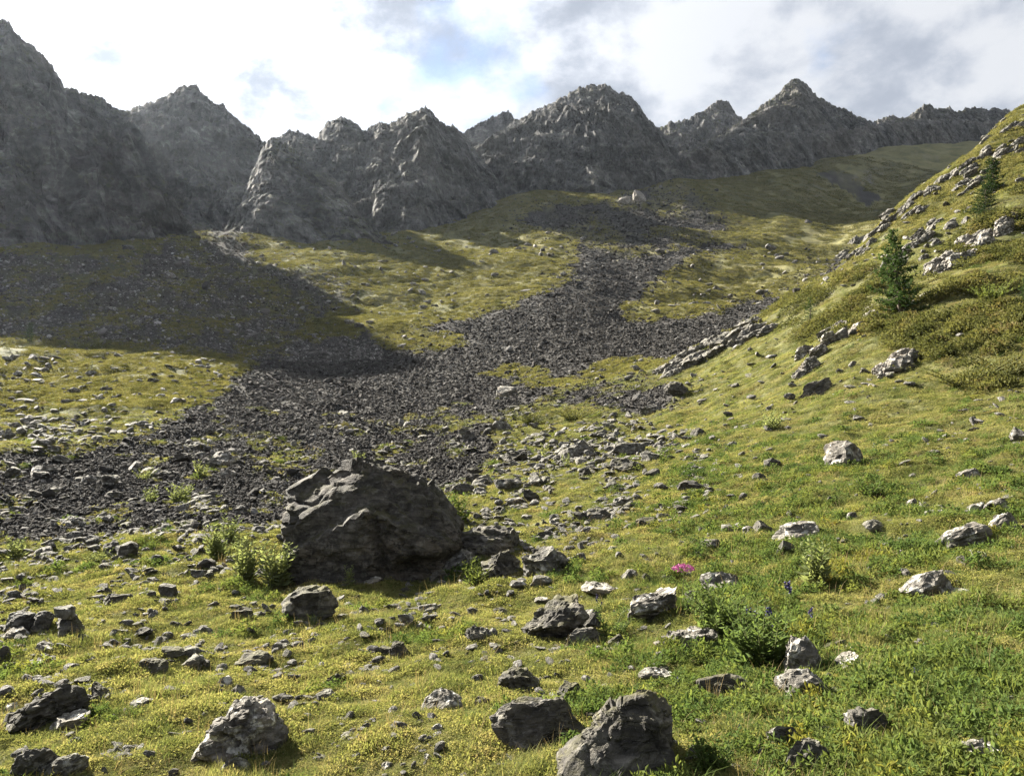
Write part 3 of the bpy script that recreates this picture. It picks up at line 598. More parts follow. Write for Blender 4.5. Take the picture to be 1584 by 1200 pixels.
FG = [  # u, v(base), w, h, tone, label, options
 (972,1212,210,112,'d','large slanting grey boulder with white lichen spots at the bottom edge', dict(name='boulder', n=6, cuts=0, rough=.035, strata=.016, yaw=0, sil=[(1.0,-1.0),(.98,-.44),(.86,.27),(.70,.72),(.42,.97),(.10,.90),(-.31,.42),(-.9,-.30),(-1.0,-.62),(-1.0,-1.0)], planes=[((-.30,-.78,.52),.42),((.25,-.95,.15),.62),((0,.9,.4),.6)])),
 (850,1158,150,66,'d','long low dark block left of the lichen spotted boulder', dict(name='boulder', flat=.35, roll=10, deep=.6)),
 (362,1178,134,76,'p','whitish weathered boulder in the turf at lower left', dict(name='boulder', rough=.05, strata=.04, cuts=9)),
 (424,1132,28,22,'p','small whitish rock touching the whitish weathered boulder', {}),
 (362,1204,44,26,'g','small grey rock cut by the bottom edge below the whitish boulder', {}),
 (62,1206,62,42,'g','grey ribbed slab at the bottom left corner, left one of the pair', dict(roll=25, strata=.07)),
 (100,1206,55,30,'g','grey ribbed slab at the bottom left corner, right one of the pair', dict(roll=20, strata=.07)),
 (70,1122,138,42,'d','long dark slab ridge sloping down to the left edge', dict(roll=17, deep=.45, strata=.06)),
 (150,1086,34,26,'d','small dark rock at the upper end of the long slab ridge', {}),
 (102,1132,62,18,'p','flat pale slab in the grass below the long slab ridge', dict(flat=.5, roll=8)),
 (8,1106,26,14,'p','small pale rock at the left edge below the rock cluster', {}),
 (97,988,52,34,'d','dark base rock carrying a flat topped stone at far left', {}),
 (96,987,36,22,'g','flat topped stone perched on the dark base rock at far left', dict(sink=.0, flat=.4, lift=26)),
 (58,980,42,28,'d','dark block beside the perched stone at far left', {}),
 (24,982,46,30,'g','rounded grey block at the left edge beside the dark blocks', {}),
 (18,992,40,16,'p','flat light stone at the left edge in front of the rounded block', dict(flat=.4)),
 (65,1012,32,17,'p','small light wedge of rock in the grass at left', {}),
 (52,1040,34,17,'p','light rock at left above the long slab ridge', {}),
 (12,1050,36,24,'g','grey rock half out of the left edge', {}),
 (2,1030,22,30,'d','tall dark rock half out of the left edge', {}),
 (232,1046,44,22,'d','dark humped rock in the turf left of centre', {}),
 (262,1020,38,14,'d','low dark slab behind the dark humped rock, left one', dict(flat=.4)),
 (288,1016,34,12,'g','low grey slab behind the dark humped rock, right one', dict(flat=.4)),
 (294,1034,44,13,'g','long thin grey slab lying in the turf left of centre', dict(roll=18, flat=.4)),
 (392,1034,58,16,'d','dark streaked slab lying in the turf below the great boulder', dict(roll=14, flat=.4)),
 (347,1062,24,17,'p','small pale pointed rock above the whitish boulder', {}),
 (368,1078,20,16,'g','small grey rock just below the small pale pointed rock', {}),
 (260,1078,36,13,'d','flat dark rock in the yellow grass at lower left', dict(flat=.3)),
 (214,1098,38,11,'p','thin pale slab in the yellow grass at lower left', dict(flat=.5, roll=12)),
 (312,984,30,13,'g','half buried dome shaped stone left of the dark square block', {}),
 (256,926,30,22,'d','dark square stone in the turf left of the great boulder', {}),
 (178,938,58,16,'d','long dark low ledge in the turf at left', dict(deep=.5)),
 (372,960,34,18,'d','dark layered stone between two pale slabs', dict(strata=.06)),
 (472,962,86,44,'d','dark square block standing in the turf below the great boulder', dict(name='boulder', flat=.2, cuts=7)),
 (508,946,32,14,'g','grey stone at the right foot of the dark square block', {}),
 (617,1018,30,24,'d','small dark pointed rock in the middle of the turf', {}),
 (594,1012,22,12,'d','dark crumbling stone left of the small dark pointed rock', {}),
 (522,1064,40,18,'d','dark cracked rock in the turf at centre left', dict(strata=.06)),
 (505,1084,34,14,'g','grey cracked slab just below the dark cracked rock', {}),
 (686,1104,64,30,'p','pale wedge shaped rock in the middle foreground', dict(roll=8)),
 (744,1094,26,14,'d','small dark rock right of the pale wedge shaped rock', {}),
 (608,1106,20,12,'p','tiny pale rock left of the pale wedge shaped rock', {}),
 (672,1134,20,14,'p','tiny white rock below the pale wedge shaped rock', dict(roll=-30)),
 (662,1178,16,11,'g','tiny round grey stone near the bottom edge', {}),
 (598,1192,20,12,'p','tiny pale stone at the bottom edge', {}),
 (536,1146,26,9,'g','flat grey stone in the turf right of the whitish boulder', dict(flat=.5)),
 (476,1142,24,14,'g','grey stone in the turf right of the small whitish rock', {}),
 (662,950,32,13,'p','flat white stone in the turf in front of the rock heap', dict(flat=.4)),
 (627,966,26,15,'p','pale angular stone in the turf below the great boulder', {}),
 (740,992,44,18,'g','flat broken rock sunk in the turf in the centre', dict(flat=.4, strata=.07)),
 (775,956,26,14,'d','dark stone in the turf between rock heap and dark foreground block', {}),
 (806,1072,72,32,'d','dark crumbling rock above the long low dark block', dict(strata=.07)),
 (882,1092,52,30,'d','dark flat topped rock just above the long low dark block', dict(flat=.3)),
 (834,1096,18,16,'g','small stone left of the dark flat topped rock', {}),
 (860,992,104,54,'d','dark flat topped block with a white lichen patch', dict(name='boulder', flat=.25)),
 (902,1006,58,30,'g','grey rock leaning on the front of the lichen patched block', {}),
 (912,976,36,30,'g','grey angular rock at the right end of the lichen patched block', {}),
 (955,1004,24,24,'d','small dark upright rock right of the lichen patched block', {}),
 (930,922,62,11,'p','flat pale slab in the turf above the lichen patched block', dict(flat=.5, roll=-4)),
 (840,934,26,8,'p','thin pale slab left of the flat pale slab', dict(flat=.5)),
 (975,898,26,17,'p','small pale block in the turf right of the rock heap', {}),
 (1004,902,20,13,'d','small dark stone next to the small pale block', {}),
 (1020,960,96,34,'p','light grey ribbed rock beside the pink flower plant', dict(strata=.06, roll=14)),
 (1075,940,32,26,'p','pale rock between the pink flower plant and the ribbed rock', {}),
 (1128,916,66,28,'p','grey rounded rock behind the blue flowering plants', dict(roll=12)),
 (1072,1010,98,26,'p','stack of pale layered slabs below the blue flowering plants', dict(strata=.09, roll=10, flat=.3)),
 (1016,1056,52,14,'p','low pale stone above the lichen spotted boulder', dict(roll=-6)),
 (1124,1090,80,38,'d','dark mossy hump between two leafy patches', {}),
 (1248,1046,66,50,'p','pale upright outcrop with rusty side in the herbs', dict(name='boulder', rough=.05, strata=.04)),
 (1246,1088,72,42,'p','pale mossy base block of the upright outcrop', dict(name='boulder', rough=.05, strata=.04)),
 (1322,1040,48,24,'p','rounded pale rock right of the upright outcrop', dict(roll=18)),
 (1320,1014,36,12,'p','pale slab above the rounded pale rock', dict(flat=.3)),
 (1298,1012,50,18,'d','dark ledge joining the upright outcrop to the pale slab', dict(roll=15, deep=.5)),
 (1300,1080,30,14,'g','grey slab in the herbs right of the upright outcrop', dict(roll=20)),
 (1346,1150,62,50,'g','knobbly brown grey rock in the herbs at lower right', dict(rough=.05)),
 (1366,1132,28,26,'d','dark rock behind the knobbly brown grey rock', {}),
 (1262,1200,78,50,'g','round cracked grey rock at the bottom edge', dict(strata=.06)),
 (1216,1168,44,40,'g','brown grey rock above the round cracked rock', {}),
 (1284,1146,28,20,'p','small pale rock right of the brown grey rock', {}),
 (1402,1160,32,18,'p','small pale wedge in the herbs at lower right', dict(roll=16)),
 (1446,1124,32,20,'g','small brown rock in the herbs above the grass tuft', {}),
 (1524,1192,82,34,'p','layered light brown rock at the bottom right', dict(strata=.08)),
 (1494,1104,26,7,'p','thin pale stone in the turf at right', dict(roll=16)),
 (1450,926,88,34,'p','long pale sloping rock on the right hillside foreground', dict(roll=20, deep=.55)),
 (1494,922,36,11,'p','small pale slab at the foot of the long pale sloping rock', dict(roll=15, flat=.3)),
 (1444,978,28,14,'p','small white block below the long pale sloping rock', {}),
 (1406,986,22,8,'p','flat white stone left of the small white block', dict(flat=.4)),
 (1526,988,24,9,'g','flat grey stone right of the small white block', dict(flat=.4, roll=15)),
 (1556,1064,34,14,'p','pale wedge near the right edge', dict(roll=18)),
 (1490,1000,20,8,'g','small flat stone between the white block and the right edge', dict(roll=12)),
 (1312,722,58,36,'p','pale angular boulder with one shaded side alone in the green slope', dict(name='boulder', cuts=6, planes=[((-.8,-.5,.4),.5),((.8,-.5,.2),.5)])),
 (1508,740,38,13,'p','pale sloping slab at right of the lone pale boulder', dict(roll=24)),
 (1576,684,18,22,'g','grey stone at the right edge above the sloping slab', {}),
 (1420,788,28,16,'p','pinkish pale rock right below the lone pale boulder', {}),
 (1456,802,36,11,'p','flat pale rock right of the pinkish pale rock', dict(flat=.3)),
 (1552,792,40,16,'p','large pale stone near the right edge', dict(roll=10)),
 (1516,792,34,11,'p','pale sloping stone left of the large pale stone', dict(roll=22)),
 (1502,842,84,26,'p','long grey sloping ledge near the right edge, lower part', dict(roll=22, deep=.4)),
 (1564,824,56,28,'p','long grey sloping ledge near the right edge, upper part', dict(roll=22, deep=.5)),
 (1474,854,18,13,'g','grey stone under the long sloping ledge', {}),
 (1496,878,20,17,'g','small grey rock below the long sloping ledge', {}),
 (1516,866,22,14,'p','small white rock right below the long sloping ledge', {}),
 (1398,864,18,11,'p','small white stone in the yellow herbs', {}),
 (1238,836,68,24,'p','white capped rock in the green slope', dict(roll=5)),
 (1220,860,32,22,'d','dark rock hiding under the white capped rock', {}),
 (1186,828,40,20,'d','dark block left of the white capped rock', {}),
 (1160,830,18,16,'p','small pale stone left of the dark block', {}),
 (1130,826,34,14,'g','brown grey rock at left of the small pale stone', {}),
 (1098,852,34,15,'g','light rounded rock below the brown grey rock', {}),
 (1358,822,36,17,'g','dark grey rock right of the white capped rock', {}),
 (1320,808,20,15,'p','small white rock left of the dark grey rock', {}),
 (1350,888,20,12,'g','grey stone half hidden in herbs', {}),
 # heap right of the great boulder
 (752,864,112,40,'d','dark mossy humped rock at the back of the rock heap', dict(name='boulder', cuts=6)),
 (705,884,62,26,'g','grey sloping block at the left of the rock heap', {}),
 (672,872,44,26,'p','light layered block at the far left of the rock heap', dict(strata=.06)),
 (736,862,26,14,'g','small grey block on the front of the rock heap', {}),
 (776,896,70,40,'d','dark striped rock in the front middle of the rock heap', dict(strata=.09)),
 (846,894,78,44,'g','light patched rugged rock at the right of the rock heap', dict(strata=.08)),
 (652,896,24,18,'d','dark stone in front of the light layered block', {}),
 (680,900,32,16,'d','dark low stone in front of the grey sloping block', {}),
 (838,908,38,14,'g','grey stone in front of the rugged rock', {}),
 (802,912,28,12,'p','pale stone in front of the dark striped rock', {}),
 (898,872,22,16,'g','grey stone right of the rock heap', {}),
 (844,836,30,14,'d','dark shaded rock above the right end of the rock heap', {}),
 (605,892,56,9,'p','thin light slab running along the shade of the great boulder', dict(flat=.4, roll=10)),
 (578,904,30,11,'p','light slab at the left end of the thin slab', dict(flat=.3, roll=14)),
 (628,918,16,9,'d','dark pebble in the sunny turf before the rock heap', {}),
 # middle ground
 (892,712,56,30,'g','light cracked boulder in the turf beyond the rock heap', dict(name='boulder')),
 (974,706,52,20,'g','large flat grey rock at the upper turf edge', dict(name='boulder')),
 (1008,714,30,14,'g','grey slab touching the large flat grey rock', {}),
 (972,732,54,20,'d','dark rock in front of the large flat grey rock', {}),
 (1010,738,26,12,'d','dark stone right below the grey slab', {}),
 (906,738,20,14,'d','small dark block between two light boulders', {}),
 (938,712,16,11,'g','small block left of the large flat grey rock', {}),
 (797,718,40,18,'d','dark shadowed block at the foot of the scree', {}),
 (774,668,36,18,'g','rounded grey boulder on the grassy rim of the scree', dict(name='boulder')),
 (786,614,36,16,'p','pale boulder lying alone high in the scree', dict(name='boulder')),
 (718,682,28,17,'d','dark pyramid shaped block in the scree', {}),
 (344,720,42,22,'p','pale rounded boulder standing out of the scree at left', dict(name='boulder')),
 (206,730,22,14,'p','pale round stone in the scree at left', {}),
 (168,752,24,16,'g','grey round stone in the dark scree at left', {}),
 (136,748,26,14,'p','light stone left of the grey round stone', {}),
 (60,734,36,13,'p','flat light stone in the scree near the left edge', dict(flat=.3)),
 (272,626,24,9,'p','thin white slab at the sunny edge of the left scree', dict(flat=.3)),
 (352,738,26,11,'p','light flat stone below the pale rounded boulder', dict(flat=.3)),
 (278,792,24,13,'p','white stone below the leafy scree plants', {}),
 (312,776,34,8,'g','flat slab beside the leafy scree plants', dict(flat=.4)),
 (370,794,28,12,'g','round grey stone left of the great boulder', {}),
 (66,858,32,9,'p','flat light stone at the fern edge on the left', dict(flat=.4)),
 (112,838,24,15,'g','blue grey stone at the fern edge on the left', {}),
 (140,846,20,12,'g','grey stone right of the blue grey stone', {}),
 (192,862,34,22,'d','dark upright rock among low plants at left', {}),
 (170,858,26,20,'d','dark rock beside the dark upright rock', {}),
 (316,884,30,18,'d','dark stone among the tall leafy plants', {}),
 (306,894,26,12,'g','grey stone below the dark stone among leafy plants', {}),
 (746,752,34,18,'g','light block at the right foot of the scree', {}),
 (716,764,34,16,'d','brown block right behind the great boulder', {}),
 (744,768,24,14,'p','pale block below the light block', {}),
 (786,758,48,15,'g','broad flat rock at the turf edge right of the great boulder', dict(flat=.3)),
 (830,752,28,12,'g','flat stone right of the broad flat rock', {}),
 (934,806,44,16,'d','dark stone bank in the middle of the sunny turf', {}),
 (900,806,26,14,'d','dark stone at the left end of the stone bank', {}),
 (1002,816,36,13,'d','dark flat stone right of the stone bank', {}),
 (1070,760,38,16,'d','dark broken rock in the turf under the right slope', {}),
 (1082,676,24,14,'d','dark angular rock under the right slope', {}),
 (1050,612,42,22,'d','dark shaded block below the brown outcrop', {}),
 (1006,640,32,16,'g','grey block in the gap below the brown outcrop', {}),
 (1196,724,28,15,'d','dark block in the green slope left of the lone pale boulder', {}),
 (1176,746,22,14,'d','brown block below the dark block in the green slope', {}),
 (1270,608,56,20,'d','dark grassy hump under an overhanging bank', dict(roll=22, deep=.5)),
 (1192,636,12,8,'p','small pale stone high in the green slope', {}),
]
for (u, v, w, h, t, lab, k) in FG: place_rock(u, v, w, h, t, lab, **k)

# rock outcrops on the right hillside: several slabs of one body of rock
def outcrop(label, slabs, tone='p', roll=25):
    base = hit(slabs[0][0], slabs[0][1]); e = empty('rock_outcrop', base); e.location.z -= .05
    tag(e, label, 'outcrop')
    for i, (u, v, w, h) in enumerate(slabs):
        o = place_rock(u, v, w, h, tone, None, roll=roll + random.uniform(-6, 6), deep=random.uniform(.45, .7), name='slab', n=4 if w > 26 else 3, strata=.07, seed=int(u * 3 + v * 5 + i), cuts=8, sink=.42)
        for key in ('category', 'label'):
            if key in o: del o[key]
        o.parent = e; o.location = o.location - e.location
def along(pts, n, w, h, jx=8, jy=5, seed=0):
    r = random.Random(seed); us = [p[0] for p in pts]; vs = [p[1] for p in pts]; out = []
    for i in range(n):
        s = (i + .5) / n * (len(pts) - 1); k = min(int(s), len(pts) - 2); f = s - k
        out.append((us[k] + (us[k+1] - us[k]) * f + r.uniform(-jx, jx), vs[k] + (vs[k+1] - vs[k]) * f + r.uniform(-jy, jy), w * r.uniform(.7, 1.3), h * r.uniform(.7, 1.3)))
    return out
outcrop('light streaked whaleback of bare rock in the heath', [(1398,574,66,24),(1376,578,36,16),(1420,560,36,20),(1404,556,52,16)], 'p', 22)
outcrop('white rock band climbing to the right edge above the heath', along([(1450,422),(1490,402),(1520,378),(1582,345)], 30, 28, 13, 9, 9, 3), 'p', 28)
outcrop('pale rock steps below the larch tree', [(1246,580,26,12),(1262,570,36,16),(1254,548,40,14),(1276,546,34,14),(1296,528,34,18),(1312,522,28,16),(1306,508,34,12),(1340,512,42,14),(1352,496,38,13),(1290,515,40,10)], 'p', 33)
outcrop('brown ledge of bare rock at the rim of the scree', along([(1034,576),(1070,560),(1120,534),(1200,500)], 26, 46, 10, 10, 12, 6), 'g', 24)
outcrop('broken rock rib along the skyline of the right hillside', along([(1306,404),(1350,376),(1400,336),(1450,297),(1520,244),(1580,198)], 36, 30, 7, 12, 12, 9), 'g', 36)
outcrop('grey rock steps in the turf below the skyline rib', along([(1385,416),(1420,388),(1450,362),(1500,325)], 24, 26, 7, 16, 12, 12), 'g', 34)
outcrop('upper rock scar between the pines and the right edge', along([(1480,300),(1520,268),(1582,225)], 18, 28, 7, 10, 9, 15), 'g', 34)
outcrop('small white rock showing beside the larch trunk', [(1436,462,22,9),(1424,468,16,8)], 'p', 30)
outcrop('pair of pale rocks lying in the dark gully below the cliffs', [(966,316,24,10),(992,312,22,20)], 'p', 10)

# ---- further loose rocks one can count: shared shapes, one object each
import re
_CUT = r' (at|in|left|right|below|above|beside|with|between|behind|touching|cut|sloping down|carrying|perched|just|lying|half|under|near|of|from|alone|standing|joining|next|hiding|high|before|running|among|on|beyond|leaning) '
_sh = {}
for (u, v, w, h, t, lab, k) in FG:
    _sh.setdefault(re.split(_CUT, lab + ' ')[0].strip(), []).append((u, v - h * .4))
LAND = [(a, b[0]) for a, b in _sh.items() if len(b) == 1] + [('great boulder', (562, 810)), ('larch tree', (1390, 430)), ('pink flower plant', (1050, 910)), ('small conifer at the left edge', (46, 515)), ('tiny conifer on the sunlit left slope', (142, 566)), ('bushy scree plant', (280, 765))]
USED = set()
def own_label(u, v, big, tone):
    near = sorted(LAND, key=lambda q: math.hypot((q[1][0] - u), (q[1][1] - v) * 1.4))[:6]
    for nm, (a, b) in near:
        du, dv = u - a, v - b
        if math.hypot(du, dv) > 190: break
        if abs(du) > 2.2 * abs(dv): d = 'to the right of' if du > 0 else 'to the left of'
        elif abs(dv) > 2.2 * abs(du): d = 'below' if dv > 0 else 'above'
        else: d = ('lower right of' if du > 0 else 'lower left of') if dv > 0 else ('upper right of' if du > 0 else 'upper left of')
        l = '%s %s stone %s the %s' % (big, tone, d, nm)
        if l not in USED: USED.add(l); return l
    return None
PROTO_ROCK = [rock_mesh(900 + i, 3, (1, random.uniform(.65, 1), random.uniform(.38, .72)), (ROCK, ROCK, ROCK_DARK, ROCK_PALE)[i % 4], 'rock', cuts=8, rough=.06, strata=.035) for i in range(16)]
def loose(poly, count, wlo, whi, label, group, tones, seed, keep=9):
    r = random.Random(seed); us = [p[0] for p in poly]; vs = [p[1] for p in poly]; made = 0; tries = 0; done = []
    while made < count and tries < count * 40:
        tries += 1; u = r.uniform(min(us), max(us)); v = r.uniform(min(vs), max(vs))
        if not bool(inpoly(np.array([u]), np.array([v]), poly)[0]): continue
        if any(abs(u - a) < keep and abs(v - b) < keep * .6 for a, b in done): continue
        p = hit(u, v)
        if any((p.x - a) ** 2 + (p.y - b) ** 2 < c * c for a, b, c in PLACED): continue
        done.append((u, v)); made += 1
        w = (wlo + (whi - wlo) * r.random() ** 2.2) * p.y / F
        t = r.choice(tones); i = r.choice([k for k in range(16) if (('g', 'g', 'd', 'p')[k % 4]) == t])
        o = obj('rock', PROTO_ROCK[i]); o.location = p - Vector((0, 0, w * .10)); o.scale = (w, w, w * r.uniform(.7, 1.1)); o.rotation_euler = (r.uniform(-.25, .25), r.uniform(-.25, .25), r.uniform(0, 6.28))
        q = r.uniform(.75, 1.15); o.color = tuple(x * q for x in TONE[t]) + (1,)
        own = own_label(u, v, 'fist sized' if w < .16 else 'small' if w < .4 else 'larger', {'g': 'grey', 'd': 'dark', 'p': 'pale'}[t])
        tag(o, own or label, 'rock', group)
loose([(700,780),(760,720),(900,665),(1060,640),(1090,760),(1060,830),(900,830),(860,790),(740,830)], 42, 11, 34, 'loose dark or grey rock strewn on the sunny turf beyond the rock heap', 'rocks on the turf beyond the heap', ['g','d','d','p'], 1)
loose([(0,850),(400,840),(440,900),(430,1000),(200,1000),(0,940)], 26, 12, 30, 'loose rock between the plants left of the great boulder', 'rocks left of the great boulder', ['g','d','d'], 2)
loose([(0,715),(420,700),(420,800),(200,812),(0,835)], 24, 14, 30, 'larger block among the scree stones left of the great boulder', 'larger scree blocks at left', ['g','d','d','d'], 3)
loose([(480,700),(740,690),(760,760),(700,770),(640,735),(480,720)], 8, 14, 28, 'larger block among the scree stones behind the great boulder', 'larger scree blocks behind the boulder', ['g','d','d'], 4)
loose([(440,960),(700,940),(860,1010),(860,1060),(640,1180),(480,1180),(300,1000)], 14, 10, 22, 'small stone sunk in the open turf of the lower centre', 'small stones of the lower centre', ['g','d','p'], 5)
loose([(0,1040),(300,1010),(330,1180),(120,1190),(0,1170)], 10, 10, 22, 'small stone sunk in the turf of the lower left', 'small stones of the lower left', ['g','d','p'], 6)
loose([(1050,700),(1560,640),(1580,900),(1100,880)], 12, 10, 24, 'small stone showing through the green right hand slope', 'small stones on the right slope', ['g','p','p','d'], 7)
loose([(1100,900),(1580,900),(1580,1190),(1100,1190)], 8, 11, 24, 'small stone between the herbs of the lower right', 'small stones in the herbs', ['g','p','d'], 8)
loose([(0,575),(340,580),(330,620),(200,660),(0,690)], 14, 11, 22, 'dark stone on the sunlit patch of the left slope', 'stones on the sunlit left slope', ['g','d','d'], 9, 12)
loose([(880,830),(1090,830),(1090,900),(960,920),(890,900)], 8, 11, 24, 'grey stone in the turf between the rock heap and the pink flower', 'stones near the pink flower', ['g','p','d'], 10)

# ------------------------------------------------------------------ scattered cover (uncountable)
def gn_scatter(name, protos, pos, rot, scl, idx, label):
    me = bpy.data.meshes.new(name); n = len(pos); me.vertices.add(n); me.vertices.foreach_set('co', np.asarray(pos, np.float32).ravel())
    for nm, arr in (('rot', rot), ('scl', scl)):
        a = me.attributes.new(nm, 'FLOAT_VECTOR', 'POINT'); a.data.foreach_set('vector', np.asarray(arr, np.float32).ravel())
    a = me.attributes.new('pick', 'INT', 'POINT'); a.data.foreach_set('value', np.asarray(idx, np.int32))
    me.update()
    o = obj(name, me); c = bpy.data.collections.new(name + '_shapes')
    for i, p in enumerate(protos):
        q = bpy.data.objects.new('%s_shape_%02d' % (name, i), p); q.color = (.62, .60, .57, 1); c.objects.link(q)
    g = bpy.data.node_groups.new(name + '_scatter', 'GeometryNodeTree')
    g.interface.new_socket('Geometry', in_out='INPUT', socket_type='NodeSocketGeometry'); g.interface.new_socket('Geometry', in_out='OUTPUT', socket_type='NodeSocketGeometry')
    N, L = g.nodes, g.links
    gi = N.new('NodeGroupInput'); go = N.new('NodeGroupOutput'); iop = N.new('GeometryNodeInstanceOnPoints'); ci = N.new('GeometryNodeCollectionInfo')
    ci.inputs['Collection'].default_value = c; ci.inputs['Separate Children'].default_value = True; ci.inputs['Reset Children'].default_value = True
    def na(nm, ty):
        x = N.new('GeometryNodeInputNamedAttribute'); x.data_type = ty; x.inputs['Name'].default_value = nm; return x.outputs['Attribute']
    er = N.new('FunctionNodeEulerToRotation'); L.new(na('rot', 'FLOAT_VECTOR'), er.inputs[0])
    L.new(gi.outputs[0], iop.inputs['Points']); L.new(ci.outputs[0], iop.inputs['Instance']); iop.inputs['Pick Instance'].default_value = True
    L.new(na('pick', 'INT'), iop.inputs['Instance Index']); L.new(er.outputs[0], iop.inputs['Rotation']); L.new(na('scl', 'FLOAT_VECTOR'), iop.inputs['Scale'])
    L.new(iop.outputs[0], go.inputs[0])
    md = o.modifiers.new('scatter', 'NODES'); md.node_group = g
    tag(o, label, None, None, 'stuff'); return o
def sample(n, r0, r1, a0=-.78, a1=.78, seed=1):
    q = np.random.default_rng(seed); r = np.exp(q.uniform(math.log(r0), math.log(r1), n)); a = q.uniform(a0, a1, n)
    x, y = r * np.sin(a), r * np.cos(a); z = ground(x, y); return x, y, z, r, q
def slope_rot(x, y, r, q, tilt=.2):
    e = np.maximum(.05, r * .01); gx = (ground(x + e, y) - ground(x - e, y)) / (2 * e); gy = (ground(x, y + e) - ground(x, y - e)) / (2 * e)
    n = len(x); k = .8
    return np.stack([np.arctan(gy) * k + q.normal(size=n) * tilt, -np.arctan(gx) * k + q.normal(size=n) * tilt, np.zeros(n)], -1)
def clear(x, y, m=.9):
    ok = np.ones(len(x), bool)
    for a, b, c in PLACED: ok &= (x - a) ** 2 + (y - b) ** 2 > (c * m) ** 2
    return ok

# scree
def build_scree():
    protos = [rock_mesh(300 + i, 2, (1, random.uniform(.6, 1), random.uniform(.35, .8)), SCREE_M if i < 12 else SCREE_PALE, 'scree_stone', cuts=7, rough=.05, strata=0) for i in range(18)]
    x, y, z, r, q = sample(1350000, 9, 420, -.74, .74, 11)
    sc, he, dr, lu = look(x, y, .020, q)
    keep = (q.random(len(x)) < sc * .95 + .006 * sm(200, 20, r)) & clear(x, y, .95)
    x, y, z, r = x[keep], y[keep], z[keep], r[keep]; n = len(x)
    s = (.00135 * r + .030) * np.exp(q.normal(size=n) * .55); s = np.clip(s, .025, .0055 * r + .05); s = np.where(q.random(n) < .012, s * q.uniform(1.5, 2.6, n), s)
    rot = np.stack([q.normal(size=n) * .5, q.normal(size=n) * .5, q.uniform(0, 6.28, n)], -1)
    scl = np.stack([s, s * q.uniform(.6, 1.1, n), s * q.uniform(.45, 1.0, n)], -1)
    gn_scatter('scree', protos, np.stack([x, y, z - s * .06 + q.uniform(-.1, .12, n) * s], -1), rot, scl, np.where((np.arctan2(x, y) < -.16) & (r > 95), 12 + q.integers(0, 6, n), q.integers(0, 12, n)), 'dark grey scree of countless stones pouring down the valley')
    print('scree', n)
build_scree()
def build_stones():
    protos = [rock_mesh(500 + i, 2, (1, random.uniform(.6, 1), random.uniform(.3, .7)), (ROCK, ROCK_DARK, ROCK, ROCK_PALE)[i % 4], 'stone', cuts=7, rough=.06, strata=.02) for i in range(12)]
    x, y, z, r, q = sample(170000, 2.6, 260, -.72, .72, 12)
    sc, he, dr, lu = look(x, y); u, v = proj(x, y, z); cl = fbm(np.arctan2(x, y) / .06, np.log(r) / .2, 4.4, 4, .6)
    dn = .05 + .24 * sm(900, 420, u) * sm(760, 840, v) * sm(1100, 950, v) + .55 * sm(630, 690, v) * sm(880, 760, v) * sm(1150, 950, u) + .07 * sm(520, 560, v) * sm(760, 680, v) * sm(480, 300, u)
    dn = dn * np.clip(1 + 2.4 * cl, .08, 3)
    keep = (q.random(len(x)) < dn) & (sc < .5) & (he < .5) & clear(x, y, .9)
    x, y, z, r = x[keep], y[keep], z[keep], r[keep]; n = len(x)
    s = (.0042 * r + .03) * np.exp(q.normal(size=n) * .6); s = np.clip(s, .03, .013 * r + .03)
    rot = np.stack([q.normal(size=n) * .3, q.normal(size=n) * .3, q.uniform(0, 6.28, n)], -1)
    gn_scatter('stones', protos, np.stack([x, y, z + s * .10], -1), rot, np.stack([s, s * q.uniform(.5, 1, n), s * q.uniform(.4, 1.0, n)], -1), q.integers(0, 12, n), 'countless small stones lying in the turf'); print('stones', n)
build_stones()

# ------------------------------------------------------------------ plants
def leafmat(name, stops, transl=.42, gloss=.0):
    n = NT(name); geo = n.N.new('ShaderNodeNewGeometry'); pos = geo.outputs['Position']
    k = n.math('ADD', n.math('MULTIPLY', n.objinfo('Random'), .55), n.mr(n.noise(.9, 6, .65, pos), .3, .7, 0, .45, False))
    c = n.ramp(k, stops); c = n.mix(n.mr(n.noise(14, 3, .6), .4, .65, 0, .35), c, n.mix(1, c, (.6, .55, .5), 'MULTIPLY')); return n.leaf(c, transl, gloss)
TURF_M = leafmat('turf_leaf', [(.05, (.040, .044, .018)), (.25, (.100, .115, .040)), (.5, (.168, .172, .064)), (.75, (.212, .194, .088)), (1, (.14, .100, .060))], .48)
GRASS_M = leafmat('grass_blade', [(.05, (.062, .090, .026)), (.35, (.120, .145, .048)), (.65, (.180, .182, .074)), (1, (.27, .225, .125))], .5)
HERB_M = leafmat('herb_leaf', [(.05, (.040, .068, .024)), (.45, (.078, .112, .034)), (.75, (.115, .135, .040)), (.92, (.165, .155, .035)), (1, (.22, .16, .04))], .45, .0)
HEATH_M = leafmat('heath_leaf', [(.05, (.030, .036, .015)), (.35, (.068, .074, .028)), (.65, (.108, .108, .040)), (1, (.115, .085, .046))], .35, .0)
FAR_M = leafmat('far_meadow_grass', [(.1, (.040, .042, .018)), (.35, (.100, .100, .038)), (.65, (.150, .142, .058)), (1, (.19, .165, .08))], .4, .0)
FERN_M = leafmat('pale_plant_leaf', [(0, (.12, .15, .065)), (1, (.19, .21, .10))], .5, .0)
NEEDLE_M = leafmat('larch_needle', [(0, (.030, .055, .020)), (1, (.046, .075, .028))], .35, .0)
PINE_M = leafmat('pine_needle', [(0, (.018, .036, .014)), (1, (.030, .050, .022))], .3, .0)
LEAFY_M = leafmat('lush_plant_leaf', [(0, (.070, .105, .034)), (1, (.115, .150, .050))], .45)
STEM_M = NT('plant_stem').diffuse((.09, .10, .035), None, .8)
STRAW_M = NT('straw').leaf((.26, .20, .11), .35, .0)
